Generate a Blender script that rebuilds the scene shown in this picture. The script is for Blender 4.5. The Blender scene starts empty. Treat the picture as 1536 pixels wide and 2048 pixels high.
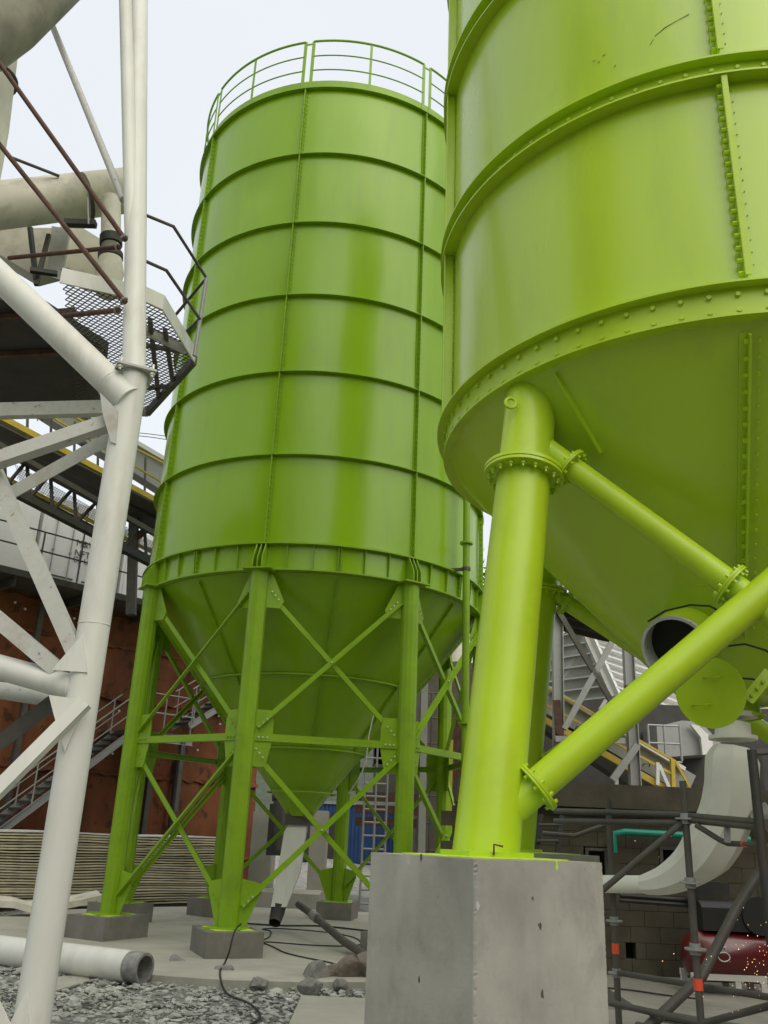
import bpy, math, random
import numpy as np
from mathutils import Vector, Matrix
random.seed(7); rng = np.random.default_rng(7)
V = Vector; PI = math.pi
sc = bpy.context.scene
# ------------------------------------------------------------------ camera
FPX, PITCH, ROLL, EYE = 1753.87, 0.35538, 0.0416, 1.6
_f = V((0, math.cos(PITCH), math.sin(PITCH))); _u = V((0, -math.sin(PITCH), math.cos(PITCH))); _r = V((1, 0, 0))
cR = math.cos(ROLL)*_r + math.sin(ROLL)*_u
cU = -math.sin(ROLL)*_r + math.cos(ROLL)*_u
cam = bpy.data.objects.new('camera', bpy.data.cameras.new('camera')); sc.collection.objects.link(cam)
cam.matrix_world = Matrix(((cR.x, cU.x, -_f.x, 0), (cR.y, cU.y, -_f.y, 0), (cR.z, cU.z, -_f.z, EYE), (0, 0, 0, 1)))
cam.data.sensor_fit = 'VERTICAL'; cam.data.sensor_height = 24; cam.data.lens = 24*FPX/2048
cam.data.clip_start = 0.05; cam.data.clip_end = 2000
sc.camera = cam
# ------------------------------------------------------------------ sky and sun
SUN_EL, SUN_AZ = math.radians(46), math.radians(-58)      # sun azimuth measured from +X
w = bpy.data.worlds.new('World'); sc.world = w; w.use_nodes = True
nt = w.node_tree; nt.nodes.clear()
def N(t, **k):
    n = nt.nodes.new(t)
    for a, b in k.items(): setattr(n, a, b)
    return n
out = N('ShaderNodeOutputWorld'); add = N('ShaderNodeAddShader')
b1 = N('ShaderNodeBackground'); b2 = N('ShaderNodeBackground')
sky = N('ShaderNodeTexSky', sky_type='NISHITA'); sky.sun_disc = False
sky.sun_elevation = SUN_EL; sky.sun_rotation = PI/2 - SUN_AZ; sky.air_density = 1.0; sky.dust_density = 4.0
b1.inputs[1].default_value = 0.05; nt.links.new(sky.outputs[0], b1.inputs[0])
tc = N('ShaderNodeTexCoord'); sx = N('ShaderNodeSeparateXYZ'); rp = N('ShaderNodeValToRGB')
nt.links.new(tc.outputs['Generated'], sx.inputs[0]); nt.links.new(sx.outputs[2], rp.inputs[0])
e = rp.color_ramp.elements
e[0].position = 0.0; e[0].color = (0.20, 0.205, 0.20, 1)
e[1].position = 1.0; e[1].color = (1.5, 1.42, 1.26, 1)
for p_, c_ in ((0.16, (0.38, 0.385, 0.38, 1)), (0.28, (0.79, 0.805, 0.80, 1)), (0.78, (0.80, 0.825, 0.835, 1))):
    q = rp.color_ramp.elements.new(p_); q.color = c_
ns = N('ShaderNodeTexNoise'); ns.inputs['Scale'].default_value = 2.2; ns.inputs['Detail'].default_value = 3
nt.links.new(tc.outputs['Generated'], ns.inputs['Vector'])
mr = N('ShaderNodeMapRange'); mr.inputs['To Min'].default_value = 0.94; mr.inputs['To Max'].default_value = 1.05
nt.links.new(ns.outputs['Fac'], mr.inputs['Value'])
nt.links.new(rp.outputs[0], b2.inputs[0]); nt.links.new(mr.outputs[0], b2.inputs[1])
nt.links.new(b1.outputs[0], add.inputs[0]); nt.links.new(b2.outputs[0], add.inputs[1]); nt.links.new(add.outputs[0], out.inputs[0])
sl = bpy.data.lights.new('sun', 'SUN'); sl.energy = 1.5; sl.angle = math.radians(70); sl.color = (1, 0.95, 0.86)
so = bpy.data.objects.new('sun', sl); sc.collection.objects.link(so)
sd = V((math.cos(SUN_EL)*math.cos(SUN_AZ), math.cos(SUN_EL)*math.sin(SUN_AZ), math.sin(SUN_EL)))
so.rotation_euler = sd.to_track_quat('Z', 'Y').to_euler()
sc.view_settings.view_transform = 'Standard'; sc.view_settings.look = 'None'
sc.view_settings.exposure = 0.0; sc.view_settings.gamma = 1
# ------------------------------------------------------------------ picture measurements -> world points at a given depth
def ray(x, y): return cR*((x-768)/FPX) - cU*((y-1024)/FPX) + _f
def P(x, y, Y): d = ray(x, y); return V((0, 0, EYE)) + d*(Y/d.y)
def G(x, y, z=0.0): d = ray(x, y); return V((0, 0, EYE)) + d*((z-EYE)/d.z)
# ------------------------------------------------------------------ materials
def mat(name, col, rough=0.6, metal=0.0, var=0.12, vscale=1.5, bump=0.0, bscale=8.0, bdist=0.01, coat=0.0, crough=0.1,
        spec=0.5, dirt=None, dscale=1.0, damt=0.5, stretch=(1, 1, 1), wave=None, emit=None, fine=None, rvar=0.0):
    m = bpy.data.materials.new(name); m.use_nodes = True; t = m.node_tree; nd = t.nodes; lk = t.links
    bs = nd['Principled BSDF']
    tc = nd.new('ShaderNodeTexCoord'); mp = nd.new('ShaderNodeMapping'); mp.inputs['Scale'].default_value = stretch
    lk.new(tc.outputs['Object'], mp.inputs[0])
    n1 = nd.new('ShaderNodeTexNoise'); n1.inputs['Scale'].default_value = vscale; n1.inputs['Detail'].default_value = 6; n1.inputs['Roughness'].default_value = 0.6
    lk.new(mp.outputs[0], n1.inputs['Vector'])
    mr = nd.new('ShaderNodeMapRange'); mr.inputs['From Min'].default_value = 0.3; mr.inputs['From Max'].default_value = 0.7
    mr.inputs['To Min'].default_value = 1-var; mr.inputs['To Max'].default_value = 1+var
    lk.new(n1.outputs['Fac'], mr.inputs['Value'])
    mx = nd.new('ShaderNodeMix'); mx.data_type = 'RGBA'; mx.blend_type = 'MULTIPLY'; mx.inputs[0].default_value = 1
    mx.inputs[6].default_value = (*col, 1); lk.new(mr.outputs[0], mx.inputs[7]); cur = mx.outputs[2]
    if dirt:
        n2 = nd.new('ShaderNodeTexNoise'); n2.inputs['Scale'].default_value = dscale; n2.inputs['Detail'].default_value = 8; n2.inputs['Roughness'].default_value = 0.68
        lk.new(mp.outputs[0], n2.inputs['Vector'])
        r2 = nd.new('ShaderNodeMapRange'); r2.inputs['From Min'].default_value = 0.5; r2.inputs['From Max'].default_value = 0.72
        r2.inputs['To Max'].default_value = damt; lk.new(n2.outputs['Fac'], r2.inputs['Value'])
        m2 = nd.new('ShaderNodeMix'); m2.data_type = 'RGBA'; m2.inputs[7].default_value = (*dirt, 1)
        lk.new(r2.outputs[0], m2.inputs[0]); lk.new(cur, m2.inputs[6]); cur = m2.outputs[2]
    if fine:   # (colour, scale, threshold, amount): small pits, stains and specks
        n3 = nd.new('ShaderNodeTexNoise'); n3.inputs['Scale'].default_value = fine[1]; n3.inputs['Detail'].default_value = 4
        lk.new(tc.outputs['Object'], n3.inputs['Vector'])
        r3 = nd.new('ShaderNodeMapRange'); r3.inputs['From Min'].default_value = fine[2]; r3.inputs['From Max'].default_value = fine[2]+0.06
        r3.inputs['To Max'].default_value = fine[3]; lk.new(n3.outputs['Fac'], r3.inputs['Value'])
        m3 = nd.new('ShaderNodeMix'); m3.data_type = 'RGBA'; m3.inputs[7].default_value = (*fine[0], 1)
        lk.new(r3.outputs[0], m3.inputs[0]); lk.new(cur, m3.inputs[6]); cur = m3.outputs[2]
    lk.new(cur, bs.inputs['Base Color'])
    bs.inputs['Roughness'].default_value = rough; bs.inputs['Metallic'].default_value = metal
    bs.inputs['Specular IOR Level'].default_value = spec
    if rvar:
        r4 = nd.new('ShaderNodeMapRange'); r4.inputs['To Min'].default_value = max(0.02, rough-rvar); r4.inputs['To Max'].default_value = rough+rvar
        lk.new(n1.outputs['Fac'], r4.inputs['Value']); lk.new(r4.outputs[0], bs.inputs['Roughness'])
    bs.inputs['Coat Weight'].default_value = coat; bs.inputs['Coat Roughness'].default_value = crough
    last = None
    if wave:   # long soft waves of the sheet metal
        nw = nd.new('ShaderNodeTexNoise'); nw.inputs['Scale'].default_value = wave[0]; nw.inputs['Detail'].default_value = 1.5
        mw = nd.new('ShaderNodeMapping'); mw.inputs['Scale'].default_value = wave[2]; lk.new(tc.outputs['Object'], mw.inputs[0]); lk.new(mw.outputs[0], nw.inputs['Vector'])
        bw = nd.new('ShaderNodeBump'); bw.inputs['Distance'].default_value = wave[1]; bw.inputs['Strength'].default_value = 1
        lk.new(nw.outputs['Fac'], bw.inputs['Height']); last = bw
    if bump:
        nb = nd.new('ShaderNodeTexNoise'); nb.inputs['Scale'].default_value = bscale; nb.inputs['Detail'].default_value = 8; nb.inputs['Roughness'].default_value = 0.65
        lk.new(tc.outputs['Object'], nb.inputs['Vector'])
        bb = nd.new('ShaderNodeBump'); bb.inputs['Distance'].default_value = bdist; bb.inputs['Strength'].default_value = bump
        lk.new(nb.outputs['Fac'], bb.inputs['Height'])
        if last: lk.new(last.outputs[0], bb.inputs['Normal'])
        last = bb
    if last:
        lk.new(last.outputs[0], bs.inputs['Normal'])
        if coat and wave: lk.new(last.outputs[0], bs.inputs['Coat Normal'])
    if emit:
        bs.inputs['Emission Color'].default_value = (*emit[0], 1); bs.inputs['Emission Strength'].default_value = emit[1]
    return m
M = {}
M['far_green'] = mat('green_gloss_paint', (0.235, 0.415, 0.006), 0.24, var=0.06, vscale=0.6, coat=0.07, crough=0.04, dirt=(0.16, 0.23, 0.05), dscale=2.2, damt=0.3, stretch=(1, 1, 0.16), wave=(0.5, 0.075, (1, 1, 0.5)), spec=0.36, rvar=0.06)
M['far_green2'] = mat('green_paint_structural', (0.22, 0.385, 0.009), 0.42, spec=0.35, var=0.08, vscale=2, coat=0.04, crough=0.2, dirt=(0.09, 0.15, 0.03), dscale=2.5, damt=0.3, bump=0.15, bscale=30, bdist=0.002)
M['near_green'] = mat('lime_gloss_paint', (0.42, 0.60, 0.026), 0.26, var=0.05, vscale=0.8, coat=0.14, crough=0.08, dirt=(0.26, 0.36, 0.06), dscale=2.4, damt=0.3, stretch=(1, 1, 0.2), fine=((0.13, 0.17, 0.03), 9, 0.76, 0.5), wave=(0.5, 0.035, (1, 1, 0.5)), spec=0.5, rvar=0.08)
M['near_green2'] = mat('lime_paint_structural', (0.44, 0.62, 0.020), 0.36, spec=0.4, var=0.07, vscale=2, coat=0.08, crough=0.2, dirt=(0.24, 0.32, 0.03), dscale=2.5, damt=0.22, bump=0.12, bscale=40, bdist=0.001)
M['conc'] = mat('cast_concrete', (0.40, 0.39, 0.34), 0.85, var=0.34, vscale=1.3, bump=0.4, bscale=22, bdist=0.006, dirt=(0.20, 0.19, 0.155), dscale=1.15, damt=0.95, stretch=(1, 1, 0.7), fine=((0.14, 0.13, 0.105), 34, 0.715, 0.5))
M['conc_floor'] = mat('concrete_slab', (0.40, 0.385, 0.32), 0.9, var=0.2, vscale=0.7, bump=0.5, bscale=14, bdist=0.01, dirt=(0.24, 0.23, 0.19), dscale=0.8, damt=0.6)
M['conc_yard'] = mat('shaded_oily_concrete', (0.24, 0.23, 0.19), 0.85, var=0.25, vscale=0.9, bump=0.5, bscale=14, bdist=0.01, dirt=(0.10, 0.095, 0.08), dscale=1.1, damt=0.7)  # oily concrete darkened for the shade over the right-hand floor
M['conc_pad'] = mat('concrete_footing', (0.19, 0.18, 0.152), 0.9, var=0.25, vscale=2.2, bump=0.5, bscale=18, bdist=0.008, dirt=(0.08, 0.075, 0.065), dscale=1.6, damt=0.5)
M['gravel'] = mat('gravel_ground', (0.22, 0.225, 0.20), 0.95, var=0.5, vscale=9, bump=1.0, bscale=16, bdist=0.05, dirt=(0.11, 0.11, 0.10), dscale=2.2, damt=0.6)
M['stone'] = mat('crushed_stone', (0.36, 0.37, 0.33), 0.9, var=0.45, vscale=7, bump=0.5, bscale=60, bdist=0.004, dirt=(0.15, 0.15, 0.14), dscale=3, damt=0.6)
M['pale_rock'] = mat('grey_rock', (0.24, 0.235, 0.21), 0.9, var=0.35, vscale=6, bump=1.0, bscale=22, bdist=0.02, dirt=(0.12, 0.11, 0.10), dscale=4, damt=0.6)
M['rock'] = mat('brown_rock', (0.17, 0.14, 0.11), 0.9, var=0.35, vscale=5, bump=0.8, bscale=18, bdist=0.02, dirt=(0.34, 0.33, 0.29), dscale=3, damt=0.6)
M['white'] = mat('worn_white_paint', (0.72, 0.72, 0.66), 0.5, var=0.07, vscale=3, dirt=(0.36, 0.29, 0.2), dscale=2.2, damt=0.4, stretch=(1, 1, 0.25), bump=0.15, bscale=25, bdist=0.002, coat=0.1)
M['white_old'] = mat('grimy_white_paint', (0.52, 0.525, 0.48), 0.55, var=0.16, vscale=3, dirt=(0.24, 0.17, 0.11), dscale=3.0, damt=0.55, bump=0.2, bscale=25, bdist=0.002, fine=((0.10, 0.075, 0.05), 18, 0.66, 0.7))
M['beige'] = mat('dusty_beige_paint', (0.70, 0.67, 0.55), 0.6, var=0.14, vscale=2, dirt=(0.22, 0.18, 0.12), dscale=2.5, damt=0.5, bump=0.25, bscale=18, bdist=0.003)
M['beige_dk'] = mat('dusty_cement_coated_steel', (0.27, 0.255, 0.20), 0.75, var=0.3, vscale=2, dirt=(0.14, 0.12, 0.09), dscale=2.8, damt=0.6, bump=0.4, bscale=18, bdist=0.006)
M['rod'] = mat('rust_brown_steel', (0.085, 0.04, 0.025), 0.8, var=0.4, vscale=8, dirt=(0.16, 0.08, 0.045), dscale=7, damt=0.7, bump=0.5, bscale=50, bdist=0.003)
M['rust'] = mat('rusty_sheet_steel', (0.18, 0.058, 0.020), 0.85, var=0.45, vscale=0.9, dirt=(0.29, 0.11, 0.035), dscale=0.7, damt=0.8, stretch=(1, 1, 0.6), bump=0.5, bscale=9, bdist=0.02, fine=((0.05, 0.022, 0.015), 3.0, 0.58, 0.7))
M['galv'] = mat('galvanised_steel', (0.34, 0.345, 0.33), 0.5, metal=0.3, var=0.15, vscale=4, dirt=(0.18, 0.17, 0.15), dscale=4, damt=0.4)
M['galv_dk'] = mat('weathered_grey_steel', (0.095, 0.090, 0.076), 0.6, metal=0.2, var=0.25, vscale=4, dirt=(0.08, 0.055, 0.04), dscale=3, damt=0.5)
M['dark'] = mat('dark_steel', (0.035, 0.034, 0.03), 0.6, var=0.3, vscale=3, dirt=(0.09, 0.05, 0.03), dscale=2, damt=0.5)
M['black'] = mat('black_rubber', (0.018, 0.018, 0.018), 0.6, var=0.2)
M['hole'] = mat('unlit_interior', (0.02, 0.02, 0.018), 0.9)  # near-black in place of shade inside the hatch and pipe end
M['cont'] = mat('white_container_paint', (0.74, 0.74, 0.71), 0.5, var=0.05, dirt=(0.5, 0.47, 0.42), dscale=1.5, damt=0.4)
M['blue'] = mat('blue_container_paint', (0.02, 0.07, 0.22), 0.5, var=0.2, dirt=(0.05, 0.06, 0.08), dscale=2, damt=0.6)
M['yellow'] = mat('yellow_paint', (0.58, 0.42, 0.05), 0.5, var=0.12, dirt=(0.3, 0.24, 0.12), dscale=4, damt=0.5)
M['red'] = mat('red_tank_paint', (0.115, 0.008, 0.010), 0.3, var=0.12, coat=0.4)
M['teal'] = mat('teal_plastic_pipe', (0.01, 0.25, 0.17), 0.4, var=0.1)
M['block'] = mat('dirty_shaded_block', (0.085, 0.074, 0.052), 0.95, var=0.3, vscale=2, dirt=(0.05, 0.048, 0.04), dscale=1.2, damt=0.7, bump=0.5, bscale=12, bdist=0.01)  # dirty blocks, base colour darkened for the shade on the wall
M['mortar'] = mat('mortar_joint', (0.06, 0.056, 0.045), 0.95)
M['board'] = mat('dirty_sheet_stack', (0.62, 0.55, 0.39), 0.8, var=0.25, vscale=2.5, dirt=(0.16, 0.14, 0.10), dscale=2.2, damt=0.7, stretch=(1, 1, 6))
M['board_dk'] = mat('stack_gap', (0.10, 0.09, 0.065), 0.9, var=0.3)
M['orange'] = mat('orange_tape', (0.85, 0.10, 0.04), 0.5, var=0.05)
M['bare'] = mat('bare_threaded_steel', (0.26, 0.255, 0.24), 0.55, metal=0.3, var=0.3, vscale=12, dirt=(0.5, 0.49, 0.42), dscale=9, damt=0.7)
M['duct'] = mat('cream_duct_paint', (0.84, 0.83, 0.74), 0.55, var=0.06, vscale=2, dirt=(0.42, 0.38, 0.28), dscale=2, damt=0.3)
M['spark'] = mat('glowing_spark', (1, 0.6, 0.3), 0.5, emit=((1.0, 0.62, 0.3), 2))
M['leaf'] = mat('leaf_green', (0.045, 0.06, 0.035), 0.7, var=0.4, vscale=3)
M['bark'] = mat('bark', (0.07, 0.06, 0.05), 0.9, var=0.3, bump=0.5)
M['bolt'] = M['far_green2']
M['zinc'] = mat('zinc_bolt', (0.62, 0.64, 0.55), 0.4, metal=0.3, var=0.1)
M['paint_spill'] = mat('lime_overspray', (0.50, 0.70, 0.06), 0.6, var=0.15, vscale=8)
M['wallpale'] = mat('pale_wall_cladding', (0.50, 0.50, 0.46), 0.7, var=0.12, dirt=(0.35, 0.33, 0.3), dscale=1, damt=0.5)
M['ink'] = mat('black_stencil_paint', (0.05, 0.05, 0.05), 0.6)
M['mound'] = mat('pale_gravel', (0.36, 0.36, 0.33), 0.95, var=0.4, vscale=6, bump=1, bscale=12, bdist=0.06, dirt=(0.18, 0.18, 0.16), dscale=3, damt=0.7)
# ------------------------------------------------------------------ mesh builder
class MB:
    def __init__(s): s.v = []; s.f = []
    def add(s, vs, fs):
        o = len(s.v); s.v += [tuple(q) for q in vs]; s.f += [tuple(i+o for i in q) for q in fs]; return s
    def frame(s, d, up=None):
        z = V(d).normalized(); up = V(up) if up is not None else (V((0, 0, 1)) if abs(z.z) < 0.95 else V((0, 1, 0)))
        x = up.cross(z)
        if x.length < 1e-5: x = V((1, 0, 0)).cross(z)
        x.normalize(); return x, z.cross(x), z
    def tube(s, a, b, r0, r1=None, n=20, caps=True, hollow=0):
        a, b = V(a), V(b); r1 = r0 if r1 is None else r1; x, y, z = s.frame(b-a)
        vs = []
        for p, r in ((a, r0), (b, r1)):
            vs += [p + (x*math.cos(2*PI*i/n) + y*math.sin(2*PI*i/n))*r for i in range(n)]
        fs = [(i, (i+1) % n, n+(i+1) % n, n+i) for i in range(n)]
        if hollow:
            for p, r in ((a, r0-hollow), (b, r1-hollow)):
                vs += [p + (x*math.cos(2*PI*i/n) + y*math.sin(2*PI*i/n))*r for i in range(n)]
            fs += [(2*n+(i+1) % n, 2*n+i, 3*n+i, 3*n+(i+1) % n) for i in range(n)]
            fs += [((i+1) % n, i, 2*n+i, 2*n+(i+1) % n) for i in range(n)] + [(n+i, n+(i+1) % n, 3*n+(i+1) % n, 3*n+i) for i in range(n)]
        elif caps: fs += [tuple(range(n-1, -1, -1)), tuple(range(n, 2*n))]
        return s.add(vs, fs)
    def poly(s, pts, r, n=10, closed=False, radii=None, caps=True, rot=0.0):
        pts = [V(p) for p in pts]; m = len(pts); vs = []; px = None
        for k, p in enumerate(pts):
            if closed: d = (pts[(k+1) % m]-p).normalized() + (p-pts[k-1]).normalized()
            else: d = ((pts[k+1]-p).normalized() if k < m-1 else V((0, 0, 0))) + ((p-pts[k-1]).normalized() if k else V((0, 0, 0)))
            d = d.normalized()
            if px is None: x, y, _ = s.frame(d)
            else:
                x = px - d*px.dot(d); x.normalize(); y = d.cross(x)
            px = x; rr = radii[k] if radii else r
            vs += [p + (x*math.cos(2*PI*i/n+rot) + y*math.sin(2*PI*i/n+rot))*rr for i in range(n)]
        fs = []
        for k in range(m if closed else m-1):
            a, b = k*n, ((k+1) % m)*n
            fs += [(a+i, a+(i+1) % n, b+(i+1) % n, b+i) for i in range(n)]
        if not closed and caps: fs += [tuple(range(n-1, -1, -1)), tuple(range((m-1)*n, m*n))]
        return s.add(vs, fs)
    def beam(s, a, b, w_, h_, up=None):
        a, b = V(a), V(b); x, y, z = s.frame(b-a, up); vs = []
        for p in (a, b):
            for i, j in ((-1, -1), (1, -1), (1, 1), (-1, 1)): vs.append(p + x*(i*w_/2) + y*(j*h_/2))
        return s.add(vs, [(3, 2, 1, 0), (4, 5, 6, 7), (0, 1, 5, 4), (1, 2, 6, 5), (2, 3, 7, 6), (3, 0, 4, 7)])
    def angle(s, a, b, w_, t=0.012, up=None, flip=1):
        """L section: one leg flat (normal y), one leg standing"""
        a, b = V(a), V(b); x, y, z = s.frame(b-a, up)
        s.beam(a, b, w_, t, y if up is None else up)
        o = x*(w_/2-t/2)*flip - y*(w_/2+t/2)
        return s.beam(a+o, b+o, t, w_, y if up is None else up)
    def channel(s, a, b, w_, h_, t=0.012, up=None, flip=1):
        a, b = V(a), V(b); x, y, z = s.frame(b-a, up)
        s.beam(a, b, t, h_, up)
        for q in (-1, 1):
            o = x*(flip*(w_/2)) + y*(q*(h_/2+t/2)); s.beam(a+o, b+o, w_+t, t, up)
        return s
    def box(s, c, sz, rz=0):
        c = V(c); R = Matrix.Rotation(rz, 3, 'Z')
        vs = [c + R @ V((i*sz[0]/2, j*sz[1]/2, k*sz[2]/2)) for k in (-1, 1) for i, j in ((-1, -1), (1, -1), (1, 1), (-1, 1))]
        return s.add(vs, [(3, 2, 1, 0), (4, 5, 6, 7), (0, 1, 5, 4), (1, 2, 6, 5), (2, 3, 7, 6), (3, 0, 4, 7)])
    def prism(s, pts, d):
        pts = [V(p) for p in pts]; d = V(d); n = len(pts)
        vs = pts + [p+d for p in pts]
        nrm = (pts[1]-pts[0]).cross(pts[2]-pts[1])
        a, b = tuple(range(n)), tuple(range(2*n-1, n-1, -1))
        fs = [a, b] + [(i, n+i, n+(i+1) % n, (i+1) % n) for i in range(n)]
        if nrm.dot(d) > 0: fs = [tuple(reversed(f)) for f in fs]
        return s.add(vs, fs)
    def plate(s, pts, t):
        pts = [V(p) for p in pts]; n = (pts[1]-pts[0]).cross(pts[2]-pts[1]).normalized()
        return s.prism([p - n*t/2 for p in pts], n*t)
    def lathe(s, c, prof, n=96, a0=0, a1=2*PI):
        full = abs(a1-a0-2*PI) < 1e-6; m = n if full else n+1; vs = []
        for r, z in prof:
            for i in range(m):
                a = a0+(a1-a0)*i/n; vs.append((c[0]+r*math.cos(a), c[1]+r*math.sin(a), z))
        fs = []
        for k in range(len(prof)-1):
            for i in range(n):
                j = (i+1) % m; fs.append((k*m+i, k*m+j, (k+1)*m+j, (k+1)*m+i))
        return s.add(vs, fs)
    def ringplate(s, c, r0, r1, z0, z1, n=96, a0=0, a1=2*PI):
        full = abs(a1-a0-2*PI) < 1e-6; o = len(s.v)
        s.lathe(c, [(r0, z0), (r1, z0), (r1, z1), (r0, z1), (r0, z0)], n, a0, a1)
        if not full:
            m = n+1; s.f += [tuple(o+k*m for k in (0, 1, 2, 3)), tuple(o+k*m+n for k in (3, 2, 1, 0))]
        return s
    def bolt(s, p, nrm, r=0.013, h=0.012, n=6):
        p = V(p); nrm = V(nrm).normalized(); return s.tube(p, p+nrm*h, r, r*0.9, n)
    def stonev(s, p, r, sq=(1, 1, 0.7), rot=None):
        k = len(ICO); M3 = rot if rot is not None else Matrix.Rotation(random.uniform(0, 6.3), 3, 'Z') @ Matrix.Rotation(random.uniform(-.6, .6), 3, 'X')
        vs = [V(p) + M3 @ V((q[0]*sq[0], q[1]*sq[1], q[2]*sq[2]))*(r*random.uniform(0.72, 1.22)) for q in ICO]
        return s.add(vs, ICOF)
    def build(s, name, m, parent=None, smooth=True, angle=38, loc=None, **tags):
        me = bpy.data.meshes.new(name); vs = np.array(s.v, dtype=float)
        if parent is not None: org = np.array(parent['_o'])
        elif loc is not None: org = np.array(loc)
        else:
            lo, hi = vs.min(0), vs.max(0); org = np.array([(lo[0]+hi[0])/2, (lo[1]+hi[1])/2, lo[2]])
        me.from_pydata((vs-org).tolist(), [], s.f); me.materials.append(m); me.validate(clean_customdata=False)
        if smooth:
            me.polygons.foreach_set('use_smooth', [True]*len(me.polygons)); me.set_sharp_from_angle(angle=math.radians(angle))
        o = bpy.data.objects.new(name, me); sc.collection.objects.link(o)
        if parent is not None:
            o.parent = parent; o['_o'] = [float(q) for q in org]
            if parent.get('_m'): o.location = (0, 0, 0)
        else: o.location = org; o['_o'] = [float(q) for q in org]
        o['_m'] = 1
        for a, b in tags.items(): o[a] = b
        return o
_t = (1+5**.5)/2
ICO = [V(q).normalized() for q in ((-1, _t, 0), (1, _t, 0), (-1, -_t, 0), (1, -_t, 0), (0, -1, _t), (0, 1, _t), (0, -1, -_t), (0, 1, -_t), (_t, 0, -1), (_t, 0, 1), (-_t, 0, -1), (-_t, 0, 1))]
ICOF = [(0, 11, 5), (0, 5, 1), (0, 1, 7), (0, 7, 10), (0, 10, 11), (1, 5, 9), (5, 11, 4), (11, 10, 2), (10, 7, 6), (7, 1, 8), (3, 9, 4), (3, 4, 2), (3, 2, 6), (3, 6, 8), (3, 8, 9), (4, 9, 5), (2, 4, 11), (6, 2, 10), (8, 6, 7), (9, 8, 1)]
def thing(name, label, cat, loc, group=None):
    o = bpy.data.objects.new(name, None); sc.collection.objects.link(o); o.location = loc; o.empty_display_size = 0.2
    o['_o'] = list(loc); o['label'] = label; o['category'] = cat
    if group: o['group'] = group
    return o
def one(mb, name, m, label, cat, group=None, **k):
    o = mb.build(name, m, **k); o['label'] = label; o['category'] = cat
    if group: o['group'] = group
    return o
def struct(mb, name, m, **k): o = mb.build(name, m, **k); o['kind'] = 'structure'; return o

# ================================================================== GROUND
GZ = -0.13
F = V((-1.286, 16.77, 0)); NC = V((2.606, 6.394, 0))
g = MB(); n = 60
xs = [-400, -150, -60, -30] + [-16+0.5*i for i in range(66)] + [30, 60, 150, 400]
ys = [-300, -100, -40, -10] + [0.5*i for i in range(62)] + [45, 70, 120, 300, 900]
vs = []
for y in ys:
    for x in xs:
        d = math.hypot(x-F.x, y-F.y); z = GZ
        if d > 5.8 and -10 < y < 35 and x < 0: z += 0.05*math.sin(x*1.7+y)*math.sin(y*2.3-x) + 0.02
        vs.append((x, y, z))
W_ = len(xs)
g.add(vs, [(j*W_+i, j*W_+i+1, (j+1)*W_+i+1, (j+1)*W_+i) for j in range(len(ys)-1) for i in range(W_-1)])
struct(g, 'ground', M['gravel'], loc=(0, 0, 0))
s_ = MB(); pts = []
for i in range(90):
    a = 2*PI*i/90; r = 5.32 + 0.07*math.sin(3*a)+0.05*math.sin(7*a+1)+random.uniform(-.02, .02)
    pts.append(V((F.x+r*math.cos(a), F.y+r*math.sin(a), -0.2)))
s_.prism(pts, (0, 0, 0.2)); struct(s_, 'concrete_slab', M['conc_floor'], angle=30)
s_ = MB(); s_.prism([(-0.66, 3.4, -0.2), (1.7, 3.4, -0.2), (1.7, 10.47, -0.2), (-0.66, 10.5, -0.2)], (0, 0, 0.204))
struct(s_, 'foundation_slab', M['conc_floor'])
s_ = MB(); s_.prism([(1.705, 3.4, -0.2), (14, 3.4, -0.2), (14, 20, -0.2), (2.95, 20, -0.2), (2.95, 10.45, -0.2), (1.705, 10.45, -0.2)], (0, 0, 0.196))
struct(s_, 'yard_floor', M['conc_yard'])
# crushed stone scattered over the near ground and round the slab edge
g = MB()
def covered(x, y): return math.hypot(x-F.x, y-F.y) < 5.33 or (-0.7 < x and y < 10.55) or (x > 1.6 and y < 20)
k = 0
while k < 15000:
    y = 7.2 + 6.6*random.random()**1.25 if random.random() < 0.8 else random.uniform(12, 24)
    x = random.uniform(-0.62*y-0.6, 0.2)
    if covered(x, y): continue
    r = random.choice((0.012, 0.014, 0.018, 0.024, 0.03, 0.042))*random.uniform(0.7, 1.35)*(1.5 if random.random() < .05 else 1)
    g.stonev((x, y, GZ+0.03+random.uniform(-.01, .035)), r, (1.3, 0.85, 0.42)); k += 1
o = g.build('crushed_stone', M['stone'], smooth=False, loc=(0, 0, 0)); o['kind'] = 'stuff'
# pale gravel bank in the distance
g = MB(); 
vs = []; nx, ny = 60, 14
for j in range(ny+1):
    for i in range(nx+1):
        x = -7+18*i/nx; y = 29+22*j/ny; z = GZ + 0.9*min(1, j/5.0) + 0.12*math.sin(x*2.1+j)+random.uniform(-.05, .05)
        vs.append((x, y, z if j else GZ-.1))
g.add(vs, [(j*(nx+1)+i, j*(nx+1)+i+1, (j+1)*(nx+1)+i+1, (j+1)*(nx+1)+i) for j in range(ny) for i in range(nx)])
struct(g, 'gravel_bank', M['mound'], loc=(0, 0, 0))
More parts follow.
